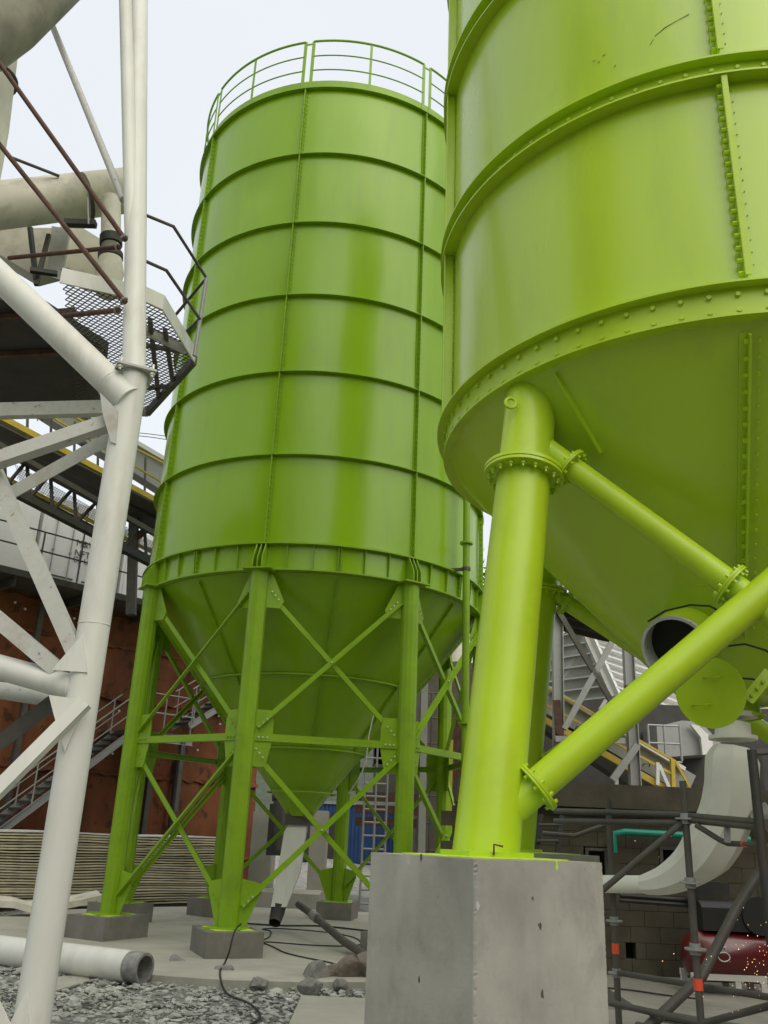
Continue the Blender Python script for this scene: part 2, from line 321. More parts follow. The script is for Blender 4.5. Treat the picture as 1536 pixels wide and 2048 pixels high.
# larger broken rocks at the slab edge
rk = [(632, 1958, 0.15, 'grey rock with flat top, leftmost and closest to the gravel at the slab edge', 'stone'), (622, 1980, 0.11, 'flat pale slab of rock lying in front of the rock row', 'stone'),
      (655, 1955, 0.13, 'dark brown angular rock second from the left in the rock row', 'rock'), (678, 1972, 0.07, 'small pale rock lying in front of the brown rocks', 'stone'),
      (702, 1955, 0.18, 'large reddish brown rock in the middle of the rock row', 'rock'), (733, 1955, 0.19, 'large brown rock right beside the tall concrete pedestal', 'rock'),
      (446, 1944, 0.13, 'pointed grey stone lying on the gravel under the front footing', 'stone'), (350, 1925, 0.13, 'tilted grey stone on the slab edge beside the open pipe end', 'stone'), (515, 1968, 0.12, 'low pale lump of broken concrete at the slab rim', 'stone')]
for (x, y, r, lab, mt) in rk:
    p = G(x, y+6, -0.06); r *= 1.15 if x > 590 else .75; b = MB()
    import bmesh
    bm = bmesh.new(); bmesh.ops.create_icosphere(bm, subdivisions=3, radius=1)
    ph = [random.uniform(0, 6) for _ in range(6)]; pl = [(V((random.gauss(0, 1), random.gauss(0, 1), random.gauss(0, 1))).normalized(), random.uniform(.5, .8)) for _ in range(11)]
    for q in bm.verts:
        c = q.co.copy()
        for nn, dd in pl:
            t = c.dot(nn)
            if t > dd: c -= nn*(t-dd)
        c *= 1.25+0.05*math.sin(9*c.x+ph[0])*math.sin(8*c.y+ph[1])
        q.co = V((c.x*1.1*r, c.y*r, c.z*0.78*r))
    b.add([v_.co + p + V((0, 0, 0.5*r)) for v_ in bm.verts], [[q.index for q in f_.verts] for f_ in bm.faces]); bm.free()
    one(b, 'rock', M['pale_rock' if mt == 'stone' else mt], lab, 'rock', 'broken rocks along the slab edge', smooth=False)

# ================================================================== FAR SILO
A0 = -1.7766; DA = PI/4
RO, RS = 3.3, 3.21
ZR = [6.007, 7.583, 9.172, 10.746, 12.334, 13.956, 15.609]
ZB = 5.576
fs = thing('silo', 'tall mid-green bolted steel silo on eight legs with a guardrail on its roof', 'silo', (F.x, F.y, 0.3))
def pol(c, r, a, z): return V((c.x+r*math.cos(a), c.y+r*math.sin(a), z))
seamA = [-1.7663+k*DA for k in range(8)]
b = MB()
NS = 192
def bulge(a, z):   # gentle oil-canning of the sheets between flanges, and one dent
    t = 0
    for i in range(6):
        if ZR[i] <= z <= ZR[i+1]:
            u = (z-ZR[i])/(ZR[i+1]-ZR[i]); t = math.sin(PI*u)
            ph = math.sin(a*5.0+i*1.9)*0.5+math.sin(a*9.0+i*4.1)*0.35
            r = 0.011*t*ph
            if i == 4: r -= 0.034*math.exp(-((a+2.02)/0.10)**2-((u-0.62)/0.25)**2)
            return r
    return 0
vs = []; zs = []
for i in range(6):
    for j in range(10): zs.append(ZR[i]+(ZR[i+1]-ZR[i])*j/10)
zs.append(ZR[6]); zs = [ZB]+zs
for z in zs:
    for i in range(NS):
        a = 2*PI*i/NS; r = RS+(bulge(((a+PI) % (2*PI))-PI, z) if z >= ZR[0] else 0)
        vs.append((F.x+r*math.cos(a), F.y+r*math.sin(a), z))
b.add(vs, [(k*NS+i, k*NS+(i+1) % NS, (k+1)*NS+(i+1) % NS, (k+1)*NS+i) for k in range(len(zs)-1) for i in range(NS)])
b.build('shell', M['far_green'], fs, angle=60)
b = MB(); b.lathe(F, [(RS, ZR[6]), (0.05, ZR[6]+0.45)], 64); b.build('roof', M['far_green2'], fs)
for i in range(1, 7):
    b = MB(); b.ringplate(F, RS-0.005, RO, ZR[i]-0.006, ZR[i]+0.006, 128)
    for k in range(160): b.bolt(pol(F, RO-0.045, 2*PI*k/160, ZR[i]-0.006), (0, 0, -1), 0.012, 0.012)
    b.build('ring_flange', M['far_green2'], fs)
b = MB(); b.ringplate(F, RS+0.03, RS+0.045, ZR[6]+0.008, ZR[6]+0.2, 128); b.build('toe_board', M['far_green2'], fs)
for k in range(8):
    a = seamA[k]; er = V((math.cos(a), math.sin(a), 0)); et = V((-math.sin(a), math.cos(a), 0)); b = MB(); bt = MB()
    for i in range(6):
        z0, z1 = ZR[i]+0.01, ZR[i+1]-0.01
        for q in (-1, 1):
            p = pol(F, RS+0.004, a, 0)+et*q*0.024
            b.beam(p+V((0, 0, z0)), p+V((0, 0, z1)), 0.036, 0.008, er)
        p = pol(F, RS+0.045, a, 0); b.beam(p+V((0, 0, z0)), p+V((0, 0, z1)), 0.014, 0.078, er)
        nb = 15
        for j in range(nb):
            z = z0+0.05+(z1-z0-0.1)*j/(nb-1); bt.bolt(pol(F, RS+0.05, a, z)-et*0.007, -et, 0.014, 0.02); bt.bolt(pol(F, RS+0.05, a, z)+et*0.007, et, 0.014, 0.02)
            bt.bolt(pol(F, RS+0.009, a, z)+et*0.045, er, 0.011, 0.01)
    b.build('seam_flange', M['far_green2'], fs); bt.build('bolt_row', M['far_green2'], fs)
# ring beam
b = MB(); b.ringplate(F, RS-0.02, RO+0.01, ZR[0]-0.012, ZR[0]+0.012, 128); b.ringplate(F, RS-0.18, RO-0.04, ZB-0.012, ZB+0.012, 128)
b.lathe(F, [(RS-0.03, ZB), (RS-0.03, ZR[0])], 128)
b.build('ring_beam', M['far_green2'], fs)
for k in range(48):
    a = A0+k*DA/6; er = V((math.cos(a), math.sin(a), 0)); et = V((-math.sin(a), math.cos(a), 0))
    if k % 6 == 0: continue
    if k % 6 == 3:
        b = MB()
        for q in (-0.022, 0.022):
            b.plate([pol(F, RS-.03, a, ZB+.012)+et*q, pol(F, RO-.06, a, ZB+.012)+et*q, pol(F, RO-.02, a, ZR[0]-.012)+et*q, pol(F, RS-.03, a, ZR[0]-.012)+et*q], 0.012)
        for j in range(5):
            z = ZB+0.06+0.08*j; b.bolt(pol(F, RS+.03, a, z)+et*.028, et, .013, .016); b.bolt(pol(F, RS+.03, a, z)-et*.028, -et, .013, .016)
    else:
        b = MB(); b.plate([pol(F, RS-.03, a, ZB+.012), pol(F, RO-.06, a, ZB+.012), pol(F, RO-.02, a, ZR[0]-.012), pol(F, RS-.03, a, ZR[0]-.012)], 0.011)
    b.build('stiffener', M['far_green2'], fs)
# guardrail
b = MB(); RG = RS+0.045
for k in range(8):
    a0 = seamA[k]+0.026; a1 = seamA[k]+DA-0.026; mid = (a0+a1)/2; zt = ZR[6]
    gr = MB()
    for zz, r in ((1.27, 0.024), (0.87, 0.014), (0.49, 0.014)):
        gr.poly([pol(F, RG, a0+(a1-a0)*i/16, zt+zz) for i in range(17)], r, 8)
    for a in (a0, mid, a1):
        er = V((math.cos(a), math.sin(a), 0)); gr.beam(pol(F, RG, a, zt), pol(F, RG, a, zt+1.27), 0.065 if a != mid else 0.05, 0.014, er)
    gr.beam(pol(F, RG, a1, zt+1.2), pol(F, RG, a1+0.052, zt+1.2), 0.02, 0.03)
    gr.build('guardrail_panel', M['far_green2'], fs)
# hopper
def hr(z): return 0.28+(z-1.98)*0.797
b = MB(); b.lathe(F, [(hr(5.56), 5.56)] + [(hr(z), z) for z in (4.12, 3.0, 2.3, 1.98)] + [(0.24, 1.9)], 96)
b.build('hopper', M['far_green'], fs, angle=50)
for z, wd in ((4.12, .05), (3.0, .045)):
    b = MB(); b.ringplate(F, hr(z)-.01, hr(z)+wd, z-.012, z+.012, 96)
    for k in range(72): b.bolt(pol(F, hr(z)+wd*.6, 2*PI*k/72, z-.012), (0, 0, -1), .012, .014)
    b.build('hopper_ring', M['far_green2'], fs)
b = MB(); b.poly([pol(F, hr(2.3)+.09, 2*PI*k/40, 2.3) for k in range(40)], .014, 8, closed=True); b.build('air_ring_pipe', M['far_green2'], fs)
for k in range(8):
    a = A0+DA/2+k*DA; b = MB(); er = V((math.cos(a), math.sin(a), 0)); et = V((-math.sin(a), math.cos(a), 0))
    for z0, z1 in ((5.5, 4.15), (4.09, 3.03)):
        b.beam(pol(F, hr(z0)+.02, a, z0), pol(F, hr(z1)+.02, a, z1), .014, .06, er)
        for j in range(12):
            z = z0+(z1-z0)*(j+.5)/12; b.bolt(pol(F, hr(z)+.025, a, z)+et*.007, et, .011, .014); b.bolt(pol(F, hr(z)+.025, a, z)-et*.007, -et, .011, .014)
    b.build('hopper_seam', M['far_green2'], fs)
# slide gate and spout under the hopper
b = MB(); b.box((F.x-.02, F.y, 1.85), (.46, .40, .16)); b.box((F.x+.16, F.y-.2, 1.9), (.16, .1, .1)); b.box((F.x, F.y, 1.76), (.5, .42, .02))
b.build('slide_gate', M['galv_dk'], fs)
b = MB()
def ring4(c, wx, wy): return [V(c)+V((i*wx/2, j*wy/2, 0)) for i, j in ((-1, -1), (1, -1), (1, 1), (-1, 1))]
secs = [((F.x-.02, F.y, 1.75), .33, .33), ((F.x-.06, F.y, 1.62), .38, .36), ((F.x-.12, F.y-.06, .95), .38, .34), ((F.x-.24, F.y-.2, .42), .26, .24)]
vs = sum([ring4(*q) for q in secs], []); b.add(vs, [(4*k+i, 4*k+(i+1) % 4, 4*k+4+(i+1) % 4, 4*k+4+i) for k in range(3) for i in range(4)])
b.build('spout', M['white'], fs)
b = MB(); b.poly([(F.x-.24, F.y-.2, .45), (F.x-.26, F.y-.23, .3), (F.x-.28, F.y-.36, .17)], .11, 16, radii=[.13, .12, .1], caps=False); b.build('spout_nozzle', M['dark'], fs)
# legs
ZP = 0.32; RL = 3.248; zm = 2.95; LR = 0.145
legP = [pol(F, RL, A0+k*DA, 0) for k in range(8)]
for k in range(8):
    a = A0+k*DA; er = V((math.cos(a), math.sin(a), 0)); et = V((-math.sin(a), math.cos(a), 0)); p = legP[k]
    b = MB(); b.poly([p+V((0, 0, ZP+.02)), p+V((0, 0, ZB-.03))], LR, 12, rot=PI/12+a)
    lg = b.build('leg', M['far_green2'], fs, angle=20)
    b = MB(); c = p+V((0, 0, ZP)); q = .26
    b.prism([c+er*q+et*q, c-er*q+et*q, c-er*q-et*q, c+er*q-et*q], (0, 0, .022))
    b.build('base_plate', M['far_green2'], lg)
    b = MB(); c = p+V((0, 0, ZB-.034)); q = .2
    b.prism([c+er*q+et*q*1.2, c-er*q+et*q*1.2, c-er*q-et*q*1.2, c+er*q-et*q*1.2], (0, 0, .022)); b.build('cap_plate', M['far_green2'], lg)
    for q in (-.075, 0, .075):
        b = MB(); b.plate([pol(F, RS-.02, a, ZR[0]-.013)+et*q, pol(F, RO+.0, a, ZR[0]-.013)+et*q, pol(F, RO+.14, a, ZB+.15)+et*q, pol(F, RO+.14, a, ZB-.01)+et*q, pol(F, RS-.02, a, ZB+.013)+et*q], .014)
        b.build('bent_stiffener', M['far_green2'], lg)
def legpt(k, z, off=0.0, toward=None): p = legP[k % 8]+V((0, 0, z)); return p
for k in range(8):
    A, B = legP[k], legP[(k+1) % 8]; d = (B-A).normalized(); nrm = V((d.y, -d.x, 0))   # outward
    if nrm.dot(A-F) < 0: nrm = -nrm
    def pp(base, s, z): return base + d*s + V((0, 0, z))
    # gusset plates at both legs
    for base, sg in ((A, 1), (B, -1)):
        b = MB(); bt = MB()
        b.plate([pp(base, sg*.1, ZB-.04), pp(base, sg*.2, ZB-.04), pp(base, sg*.42, ZB-.5), pp(base, sg*.36, ZB-.62), pp(base, sg*.1, ZB-.62)], .012); b.build('gusset_plate', M['far_green2'], fs); b = MB()
        b.plate([pp(base, sg*.1, 3.36), pp(base, sg*.36, 3.36), pp(base, sg*.41, 3.2), pp(base, sg*.41, 2.9), pp(base, sg*.33, 2.52), pp(base, sg*.1, 2.52)], .012); b.build('gusset_plate', M['far_green2'], fs); b = MB()
        b.plate([pp(base, sg*.1, ZP+.02), pp(base, sg*.24, ZP+.02), pp(base, sg*.44, ZP+.5), pp(base, sg*.40, ZP+.6), pp(base, sg*.1, ZP+.66)], .012)
        b.build('gusset_plate', M['far_green2'], fs)
        for j in range(3):
            u = j*.055
            bt.bolt(pp(base, sg*(.22+u), ZB-.36-u*1.1)+nrm*.03, nrm, .015, .014, 8)
            bt.bolt(pp(base, sg*(.2+u), 3.1+u*1.1)+nrm*.03, nrm, .015, .014, 8)
            bt.bolt(pp(base, sg*(.2+u*1.2), 2.95)+nrm*.035, nrm, .015, .014, 8)
            bt.bolt(pp(base, sg*(.18+u), 2.78-u*1.1)+nrm*.03, nrm, .015, .014, 8)
            bt.bolt(pp(base, sg*(.2+u), ZP+.3+u*1.1)+nrm*.03, nrm, .015, .014, 8)
        bt.build('bolt_row', M['zinc'] if k in (0,) else M['far_green2'], fs)
    L = (B-A).length
    for (z0, z1) in ((3.1, ZB-.36), (ZP+.3, 2.72)):
        for sg, off in ((1, .022), (-1, -.022)):
            a_ = pp(A, .16, z0 if sg > 0 else z1)+nrm*off; c_ = pp(A, L-.16, z1 if sg > 0 else z0)+nrm*off
            b = MB(); b.beam(a_, c_, .012, .074, nrm.cross(c_-a_)); 
            o2 = nrm*(.045 if off > 0 else -.045)
            up = nrm.cross(c_-a_).normalized()*(-.032 if sg > 0 else .032)
            if up.z > 0: up = -up
            b.beam(a_+up+o2*.75, c_+up+o2*.75, .06, .012, nrm.cross(c_-a_))
            b.build('cross_brace', M['far_green2'], fs, smooth=False)
        m_ = (pp(A, L/2, (z0+z1)/2)); bb = MB().bolt(m_+nrm*.03, nrm, .016, .02, 8); bb.build('bolt', M['zinc'], fs)
    b = MB(); b.channel(pp(A, .12, 2.95)+nrm*.02, pp(A, L-.12, 2.95)+nrm*.02, .06, .09, .009, V((0, 0, 1))); b.build('ring_strut', M['far_green2'], fs, smooth=False)
# fill pipe at the right side of the silo
pa = -0.664; pq = pol(F, 3.5, pa, 0); er = V((math.cos(pa), math.sin(pa), 0))
b = MB(); b.tube(pq+V((0, 0, .9)), pq+V((0, 0, 15.9)), .062, n=16)
fp = b.build('fill_pipe', M['far_green2'], fs)
for z in (6.5, 9.6, 12.7, 3.4): b = MB(); b.tube(pq+V((0, 0, z-.016)), pq+V((0, 0, z+.016)), .115, n=20); b.build('pipe_flange', M['far_green2'], fp)
for z in (6.03, 9.2, 12.3):
    b = MB(); b.beam(pol(F, 3.2, pa-.03, z), pq+V((0, 0, z)), .05, .05); b.tube(pq+V((0, 0, z-.03)), pq+V((0, 0, z+.03)), .075, n=16); b.build('pipe_bracket', M['galv_dk'], fp)
b = MB(); b.poly([P(748, 1425, 15.2), P(738, 1470, 15.2), P(732, 1520, 15.1), P(724, 1545, 15.15), P(712, 1566, 15.2), P(697, 1588, 15.6)], .009, 6)
one(b, 'air_line', M['beige'], 'thin pale air line looped down the right side of the far silo hopper', 'hose')
# footings
flab = ['low grey concrete footing under the front middle leg of the far silo', 'low concrete footing of the far silo half hidden behind the tall pedestal', 'concrete footing under the far silo at its right side', 'concrete footing at the right rear of the far silo',
        'small concrete footing under the rear leg beside the grey hose', 'small concrete footing under the rear leg in front of the stacked sheets', 'concrete footing just behind the front left footing', 'low concrete footing under the front left leg of the far silo']
for k in range(8):
    a = [A0+.60, A0+DA+.4, .3, 1.0, A0+3.2, .9, .9, A0-.30][k]; c = legP[k]; b = MB(); bv = .36 if k in (0, 7) else .33
    R = Matrix.Rotation(a, 3, 'Z'); ps = []
    for i, j in ((-1, -1), (1, -1), (1, 1), (-1, 1)):
        ps.append(c+R @ V((i*(bv+.1)*1.05, j*bv*1.1, 0)))
    b.prism([p-V((0, 0, .1)) for p in ps], (0, 0, ZP+.1))
    o = one(b, 'concrete_footing', M['conc_pad'], flab[k], 'footing', 'footings under the legs of the far silo', smooth=False)
    b = MB(); q = .34; R2 = Matrix.Rotation(a+.1, 3, 'Z')
    b.prism([c+R2 @ V((i*q*random.uniform(.85, 1.05), j*q*.8, ZP+.001)) for i, j in ((-1, -1), (0, -1.1), (1, -1), (1, 1), (-1, 1))], (0, 0, .006))
    b.build('paint_overspray', M['paint_spill'], o, smooth=False)

# ================================================================== NEAR SILO
ns_ = thing('silo', 'close lime green bolted steel silo with thick pipe legs, cut off by the right edge', 'silo', (NC.x, NC.y, 1.5))
RN, RNS = 2.2, 2.10
ZN = [4.538, 4.724, 6.301, 6.447, 8.075, 8.236, 9.85, 10.01, 11.6, 11.75]; ZTOP = 17.2
b = MB(); vs = []; zs = [4.53+(ZTOP-4.53)*j/60 for j in range(61)]
for z in zs:
    for i in range(NS):
        a = 2*PI*i/NS; r = RNS+.005*math.sin(5*a+z*1.1)*math.sin(z*2.0+a)+.004*math.sin(11*a-z)
        vs.append((NC.x+r*math.cos(a), NC.y+r*math.sin(a), z))
b.add(vs, [(k*NS+i, k*NS+(i+1) % NS, (k+1)*NS+(i+1) % NS, (k+1)*NS+i) for k in range(60) for i in range(NS)])
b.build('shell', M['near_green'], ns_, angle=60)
b = MB(); b.lathe(NC, [(RNS, ZTOP), (.05, ZTOP+.4)], 64); b.build('roof', M['near_green2'], ns_)
for (z0, z1, low) in ((ZN[0], ZN[1], 1), (ZN[2], ZN[3], 0), (ZN[4], ZN[5], 0), (ZN[6], ZN[7], 0), (ZN[8], ZN[9], 0), (13.35, 13.5, 0), (15.1, 15.25, 0)):
    b = MB(); b.ringplate(NC, RNS-.01, RN, z1-.014, z1, 160)
    b.ringplate(NC, RNS+.012, RNS+.030, z0, z1-.014, 160)
    if not low: b.ringplate(NC, RNS-.01, RN-.004, z0-.014, z0, 160)
    else: b.ringplate(NC, RNS-.12, RNS+.045, z0-.02, z0, 160)
    b.build('belt_flange', M['near_green2'], ns_)
    b = MB()
    for k in range(84):
        a = 2*PI*k/84+.02; er = V((math.cos(a), math.sin(a), 0)); zz = (z0+z1)/2+(.03 if low else 0)
        b.bolt(pol(NC, RNS+.03, a, zz), er, .016, .02, 8)
        if low: b.bolt(pol(NC, RNS+.03, a, z0+.014), er, .016, .02, 8)
    b.build('bolt_row', M['near_green2'], ns_)
for k in range(5):
    a = -1.825+k*2*PI/5; er = V((math.cos(a), math.sin(a), 0)); et = V((-math.sin(a), math.cos(a), 0))
    for z0, z1 in ((ZN[1]+.004, ZN[2]-.02), (ZN[3]+.03, ZN[4]-.02), (ZN[5]+.02, ZN[6]-.02)):
        b = MB(); p = pol(NC, RNS+.004, a, 0)-et*.02
        b.beam(p+V((0, 0, z0)), p+V((0, 0, z1)), .03, .006, er)
        p = pol(NC, RNS+.045, a, 0); b.beam(p+V((0, 0, z0+.03)), p+V((0, 0, z1)), .016, .075, er)
        p = pol(NC, RNS+.08, a, 0)+et*.012; b.beam(p+V((0, 0, z0+.03)), p+V((0, 0, z1)), .034, .010, er)
        b.build('seam_flange', M['near_green2'], ns_)
        b = MB(); nb = 17
        for j in range(nb):
            z = z0+.06+(z1-z0-.12)*j/(nb-1)
            b.bolt(pol(NC, RNS+.05, a, z)-et*.008, -et, .018, .03, 6); b.bolt(pol(NC, RNS+.002, a, z)+et*.06, er, .005, .006, 6)
        b.build('bolt_row', M['near_green2'], ns_)
# hopper of the near silo
HT, HB = 4.53, 2.62
def nr(z): return .36+(z-HB)*(RNS-.02-.36)/(HT-HB)
b = MB(); b.lathe(NC, [(nr(HT-.001), HT-.001)]+[(nr(HT-(HT-HB)*j/12), HT-(HT-HB)*j/12) for j in range(1, 13)]+[(.34, HB-.003), (.16, HB-.03), (.16, HB-.12)], 128)
b.build('hopper', M['near_green'], ns_, angle=50)
for k in range(5):
    a = -1.825+.0+k*2*PI/5; et = V((-math.sin(a), math.cos(a), 0)); b = MB(); er = V((math.cos(a), math.sin(a), 0))
    sn = (er*(HT-HB)+V((0, 0, -(RNS-.22)))).normalized()
    z0, z1 = HT-.06, HB+.35
    for q in (-.03,): b.beam(pol(NC, nr(z0), a, z0)+sn*.006+et*q, pol(NC, nr(z1), a, z1)+sn*.006+et*q, .045, .01, sn)
    b.beam(pol(NC, nr(z0), a, z0)+sn*.045, pol(NC, nr(z1), a, z1)+sn*.045, .014, .075, sn)
    if k == 4: continue
    b.build('hopper_seam', M['near_green2'], ns_)
    b = MB()
    for j in range(20):
        z = z0+(z1-z0)*(j+.5)/20; p = pol(NC, nr(z), a, z)
        b.bolt(p+sn*.04-et*.007, -et, .017, .024); b.bolt(p+sn*.012+et*.06, sn, .012, .012)
    b.build('bolt_row', M['near_green2'], ns_)
# radial rib and weld lines on the cone
def cone_hit(x, y, off=0.0):
    d = ray(x, y); s = (RNS-.22)/(HT-HB); best = None
    lo = None; t = 1.0
    while t < 14:
        p = V((0, 0, EYE))+d*t; f = math.hypot(p.x-NC.x, p.y-NC.y)-nr(p.z)-off
        if f < 0 and p.z < HT: return p
        t += .004
    return p
b = MB(); b.beam(cone_hit(1112, 745, .01), cone_hit(1203, 905, .01), .012, .05); b.build('hopper_rib', M['near_green2'], ns_)
b = MB()
for q in (((1282, 980), (1360, 955), (1448, 926)), ((1330, 1171), (1400, 1170), (1436, 1166))): b.poly([cone_hit(*p, .0) for p in q], .004, 6)
b.build('weld_line', M['near_green2'], ns_)
def shell_hit(x, y):
    d = ray(x, y); a = d.x**2+d.y**2; bb = -2*(d.x*NC.x+d.y*NC.y); c = NC.x**2+NC.y**2-(RNS+.006)**2; return V((0, 0, EYE))+d*((-bb-math.sqrt(bb*bb-4*a*c))/(2*a))
M['scuff'] = mat('scuffed_paint', (0.20, 0.25, 0.03), 0.7, var=.4, vscale=30)
for q in (((1310, 72), (1330, 55), (1352, 42), (1378, 28)), ((1184, 124), (1190, 120)), ((1205, 112), (1211, 108)), ((1228, 134), (1231, 130)), ((1300, 90), (1307, 78)), ((1195, 126), (1199, 122))):
    b = MB(); b.poly([shell_hit(*p) for p in q], .004, 5, radii=[random.uniform(.0012, .0038) for _ in q]); b.build('scuff_mark', M['scuff'], ns_)
# thick pipe legs
legsN = [(V((.61, 4.95, 1.53)), V((.985, 5.37, 4.5))), (V((3.5, 4.40, 1.53)), V((3.25, 4.86, 4.5))), (V((1.27, 8.3, 1.53)), V((1.55, 7.9, 4.5))), (V((4.6, 7.84, 1.53)), V((4.25, 7.4, 4.5)))]
LRN = .178
def lp(k, z): a, c = legsN[k]; return a+(c-a)*((z-a.z)/(c.z-a.z))
for k in range(4):
    a, c = legsN[k]; ax = (c-a).normalized(); b = MB(); b.tube(lp(k, 1.49), lp(k, 4.62), LRN, LRN*.97, n=40)
    lg = b.build('leg', M['near_green2'], ns_)
    b = MB(); zf = 3.83; p = lp(k, zf); b.tube(p, p+ax*.02, .26, n=48); b.tube(p+ax*.026, p+ax*.05, .262, n=48)
    b.build('pipe_flange', M['near_green2'], lg)
    b = MB(); x, y, z = b.frame(ax)
    for j in range(18):
        t = 2*PI*j/18; q = p+(x*math.cos(t)+y*math.sin(t))*.222; b.bolt(q, -ax, .016, .022); b.tube(q-ax*.02, q-ax*.04, .008, n=6)
    b.build('bolt_ring', M['galv'] if False else M['near_green2'], lg)
    b = MB(); c0 = V((a.x, a.y, 1.525)); rr = .26; b.prism([c0+V((rr*math.cos(t_+.35), rr*math.sin(t_+.35), 0)) for t_ in [j*PI/4 for j in range(8)]], (0, 0, .03)); b.build('base_plate', M['near_green2'], lg)
# lifting eye on the front leg and small rod at its foot
lg0 = [o for o in ns_.children if o.name.startswith('leg')][0]
p = P(1022, 806, (lp(0, 4.3)-V((.1, .17, 0))).y); b = MB()
b.poly([p+V((.0, .0, 0))+V((math.cos(t)*.036, math.sin(t)*.01, math.sin(t)*.04)) for t in [j*PI/8 for j in range(16)]], .012, 8, closed=True)
b.build('lifting_eye', M['near_green2'], lg0)
b = MB(); q = V((.62, 4.70, 1.54)); b.poly([q, q+V((-.0, -.01, .05)), q+V((.045, -.01, .042))], .0055, 8); b.build('stub_rod', M['rod'], lg0)
# crossed pipe braces between the legs
def brace(k, j, za, zb_, r, name='brace_pipe', f=(.3,), dark=None):
    A, B = lp(k, za), lp(j, zb_); d = (B-A).normalized(); b = MB(); b.tube(A, B, r, n=32); o = b.build(name, M['near_green2'], ns_)
    x, y, _ = b.frame(d)
    for t in f:
        fl = MB(); bo = MB(); p = A+d*t; fl.tube(p-d*.014, p-d*.001, r+.055, n=36); fl.tube(p+d*.001, p+d*.014, r+.055, n=36)
        for q in range(10):
            u = 2*PI*q/10; c = p+(x*math.cos(u)+y*math.sin(u))*(r+.032); bo.tube(c-d*.035, c+d*.035, .011, n=6)
        fl.build('pipe_flange', M['near_green2'], o); bo.build('flange_bolts', M['near_green2'], o)
    return o
# heights from the picture: brace 1 leaves the front leg at y 885, brace 2 at y 1640; they cross at (1500,1195)
def zon(k, y):
    lo, hi = 0, 6
    for _ in range(50):
        m_ = (lo+hi)/2; q = lp(k, m_)-V((0, 0, EYE)); yy = 1024-FPX*q.dot(cU)/q.dot(_f)
        if yy > y: lo = m_
        else: hi = m_
    return lo
z1_, z2_ = zon(0, 872), zon(0, 1655)
Am, Bm = lp(0, 3), lp(1, 3); nn = V((Bm.y-Am.y, -(Bm.x-Am.x), 0)).normalized(); dr = ray(1503, 1203)
tt = (Am-V((0, 0, EYE))).dot(nn)/dr.dot(nn); X = V((0, 0, EYE))+dr*tt
def extend(k, z, to):   # straight line from leg k through X to the line of the opposite leg
    A = lp(k, z); d = (X-A); u = (Bm.xy-Am.xy); s = 1/(max(1e-6, (X.xy-A.xy).dot(u)/((Bm.xy-Am.xy).dot(u)))); return A.z+d.z*s
brace(0, 1, z2_, extend(0, z2_, 1), .092, f=(.34,))
brace(0, 1, z1_, extend(0, z1_, 1), .078, f=(.38, 1.60))
for k, j in ((2, 3), (0, 2), (1, 3)):
    if (k, j) == (2, 3): brace(k, j, 2.12, 4.2, .085); brace(k, j, 3.9, 1.85, .08)
# pedestals
def pedestal(c, rz, lab, top=1.525, s=(.85, .85)):
    b = MB(); h = top+.05; c = V(c); R = Matrix.Rotation(rz, 3, 'Z'); ch = .014; pts = []
    for i, j in ((-1, -1), (1, -1), (1, 1), (-1, 1)):
        X_, Y_ = i*s[0]/2, j*s[1]/2
        m3_ = [V((X_, Y_-j*ch, 0)), V((X_-i*ch*.35, Y_-j*ch*.35, 0)), V((X_-i*ch, Y_, 0))]; pts += m3_ if i*j > 0 else m3_[::-1]
    nz_ = 140; vs = []; m8 = len(pts)
    for k in range(nz_+1):
        z = -.05+h*k/nz_
        for q, p in enumerate(pts):
            in_ = V((0, 0, 0))
            if q % 3 == 1: in_ = -p.normalized()*(abs(random.gauss(0, .0012))+(random.uniform(.002, .006) if random.random() < .08 else 0))
            vs.append(V((c.x, c.y, z))+R @ (p+in_))
    b.add(vs, [(k*m8+q, k*m8+(q+1) % m8, (k+1)*m8+(q+1) % m8, (k+1)*m8+q) for k in range(nz_) for q in range(m8)]+[tuple(range(m8-1, -1, -1)), tuple(nz_*m8+q for q in range(m8))])
    o = one(b, 'concrete_pedestal', M['conc'], lab, 'pedestal', 'pedestals under the pipe legs of the near silo', smooth=False)
    b = MB(); ps = []
    for q in range(26):
        t = 2*PI*q/26; m_ = max(abs(math.cos(t)), abs(math.sin(t))); r = min(.43, s[0]*.45/m_*random.uniform(.82, 1.0)); ps.append(V((c.x, c.y, top+.001))+R @ V((r*math.cos(t), r*math.sin(t), 0)))
    b.prism(ps, (0, 0, .005)); b.build('paint_overspray', M['paint_spill'], o, smooth=False)
    return o
ped = pedestal((.59, 4.86), .60, 'tall square grey concrete pedestal under the nearest thick lime leg')
nF = V((math.sin(.60), -math.cos(.60), 0)); nL = V((-math.cos(.60), -math.sin(.60), 0)); pc_ = V((.59, 4.86, 0))
def onface(x, y, nrm): d = ray(x, y); p0 = pc_+nrm*.425; t = (p0-V((0, 0, EYE))).dot(nrm)/d.dot(nrm); return V((0, 0, EYE))+d*t
M['pit'] = mat('dark_concrete_pit', (0.10, 0.09, 0.075), 0.95, var=.3); M['patch'] = mat('pale_grout_patch', (0.52, 0.51, 0.46), 0.9, var=.2, vscale=20)
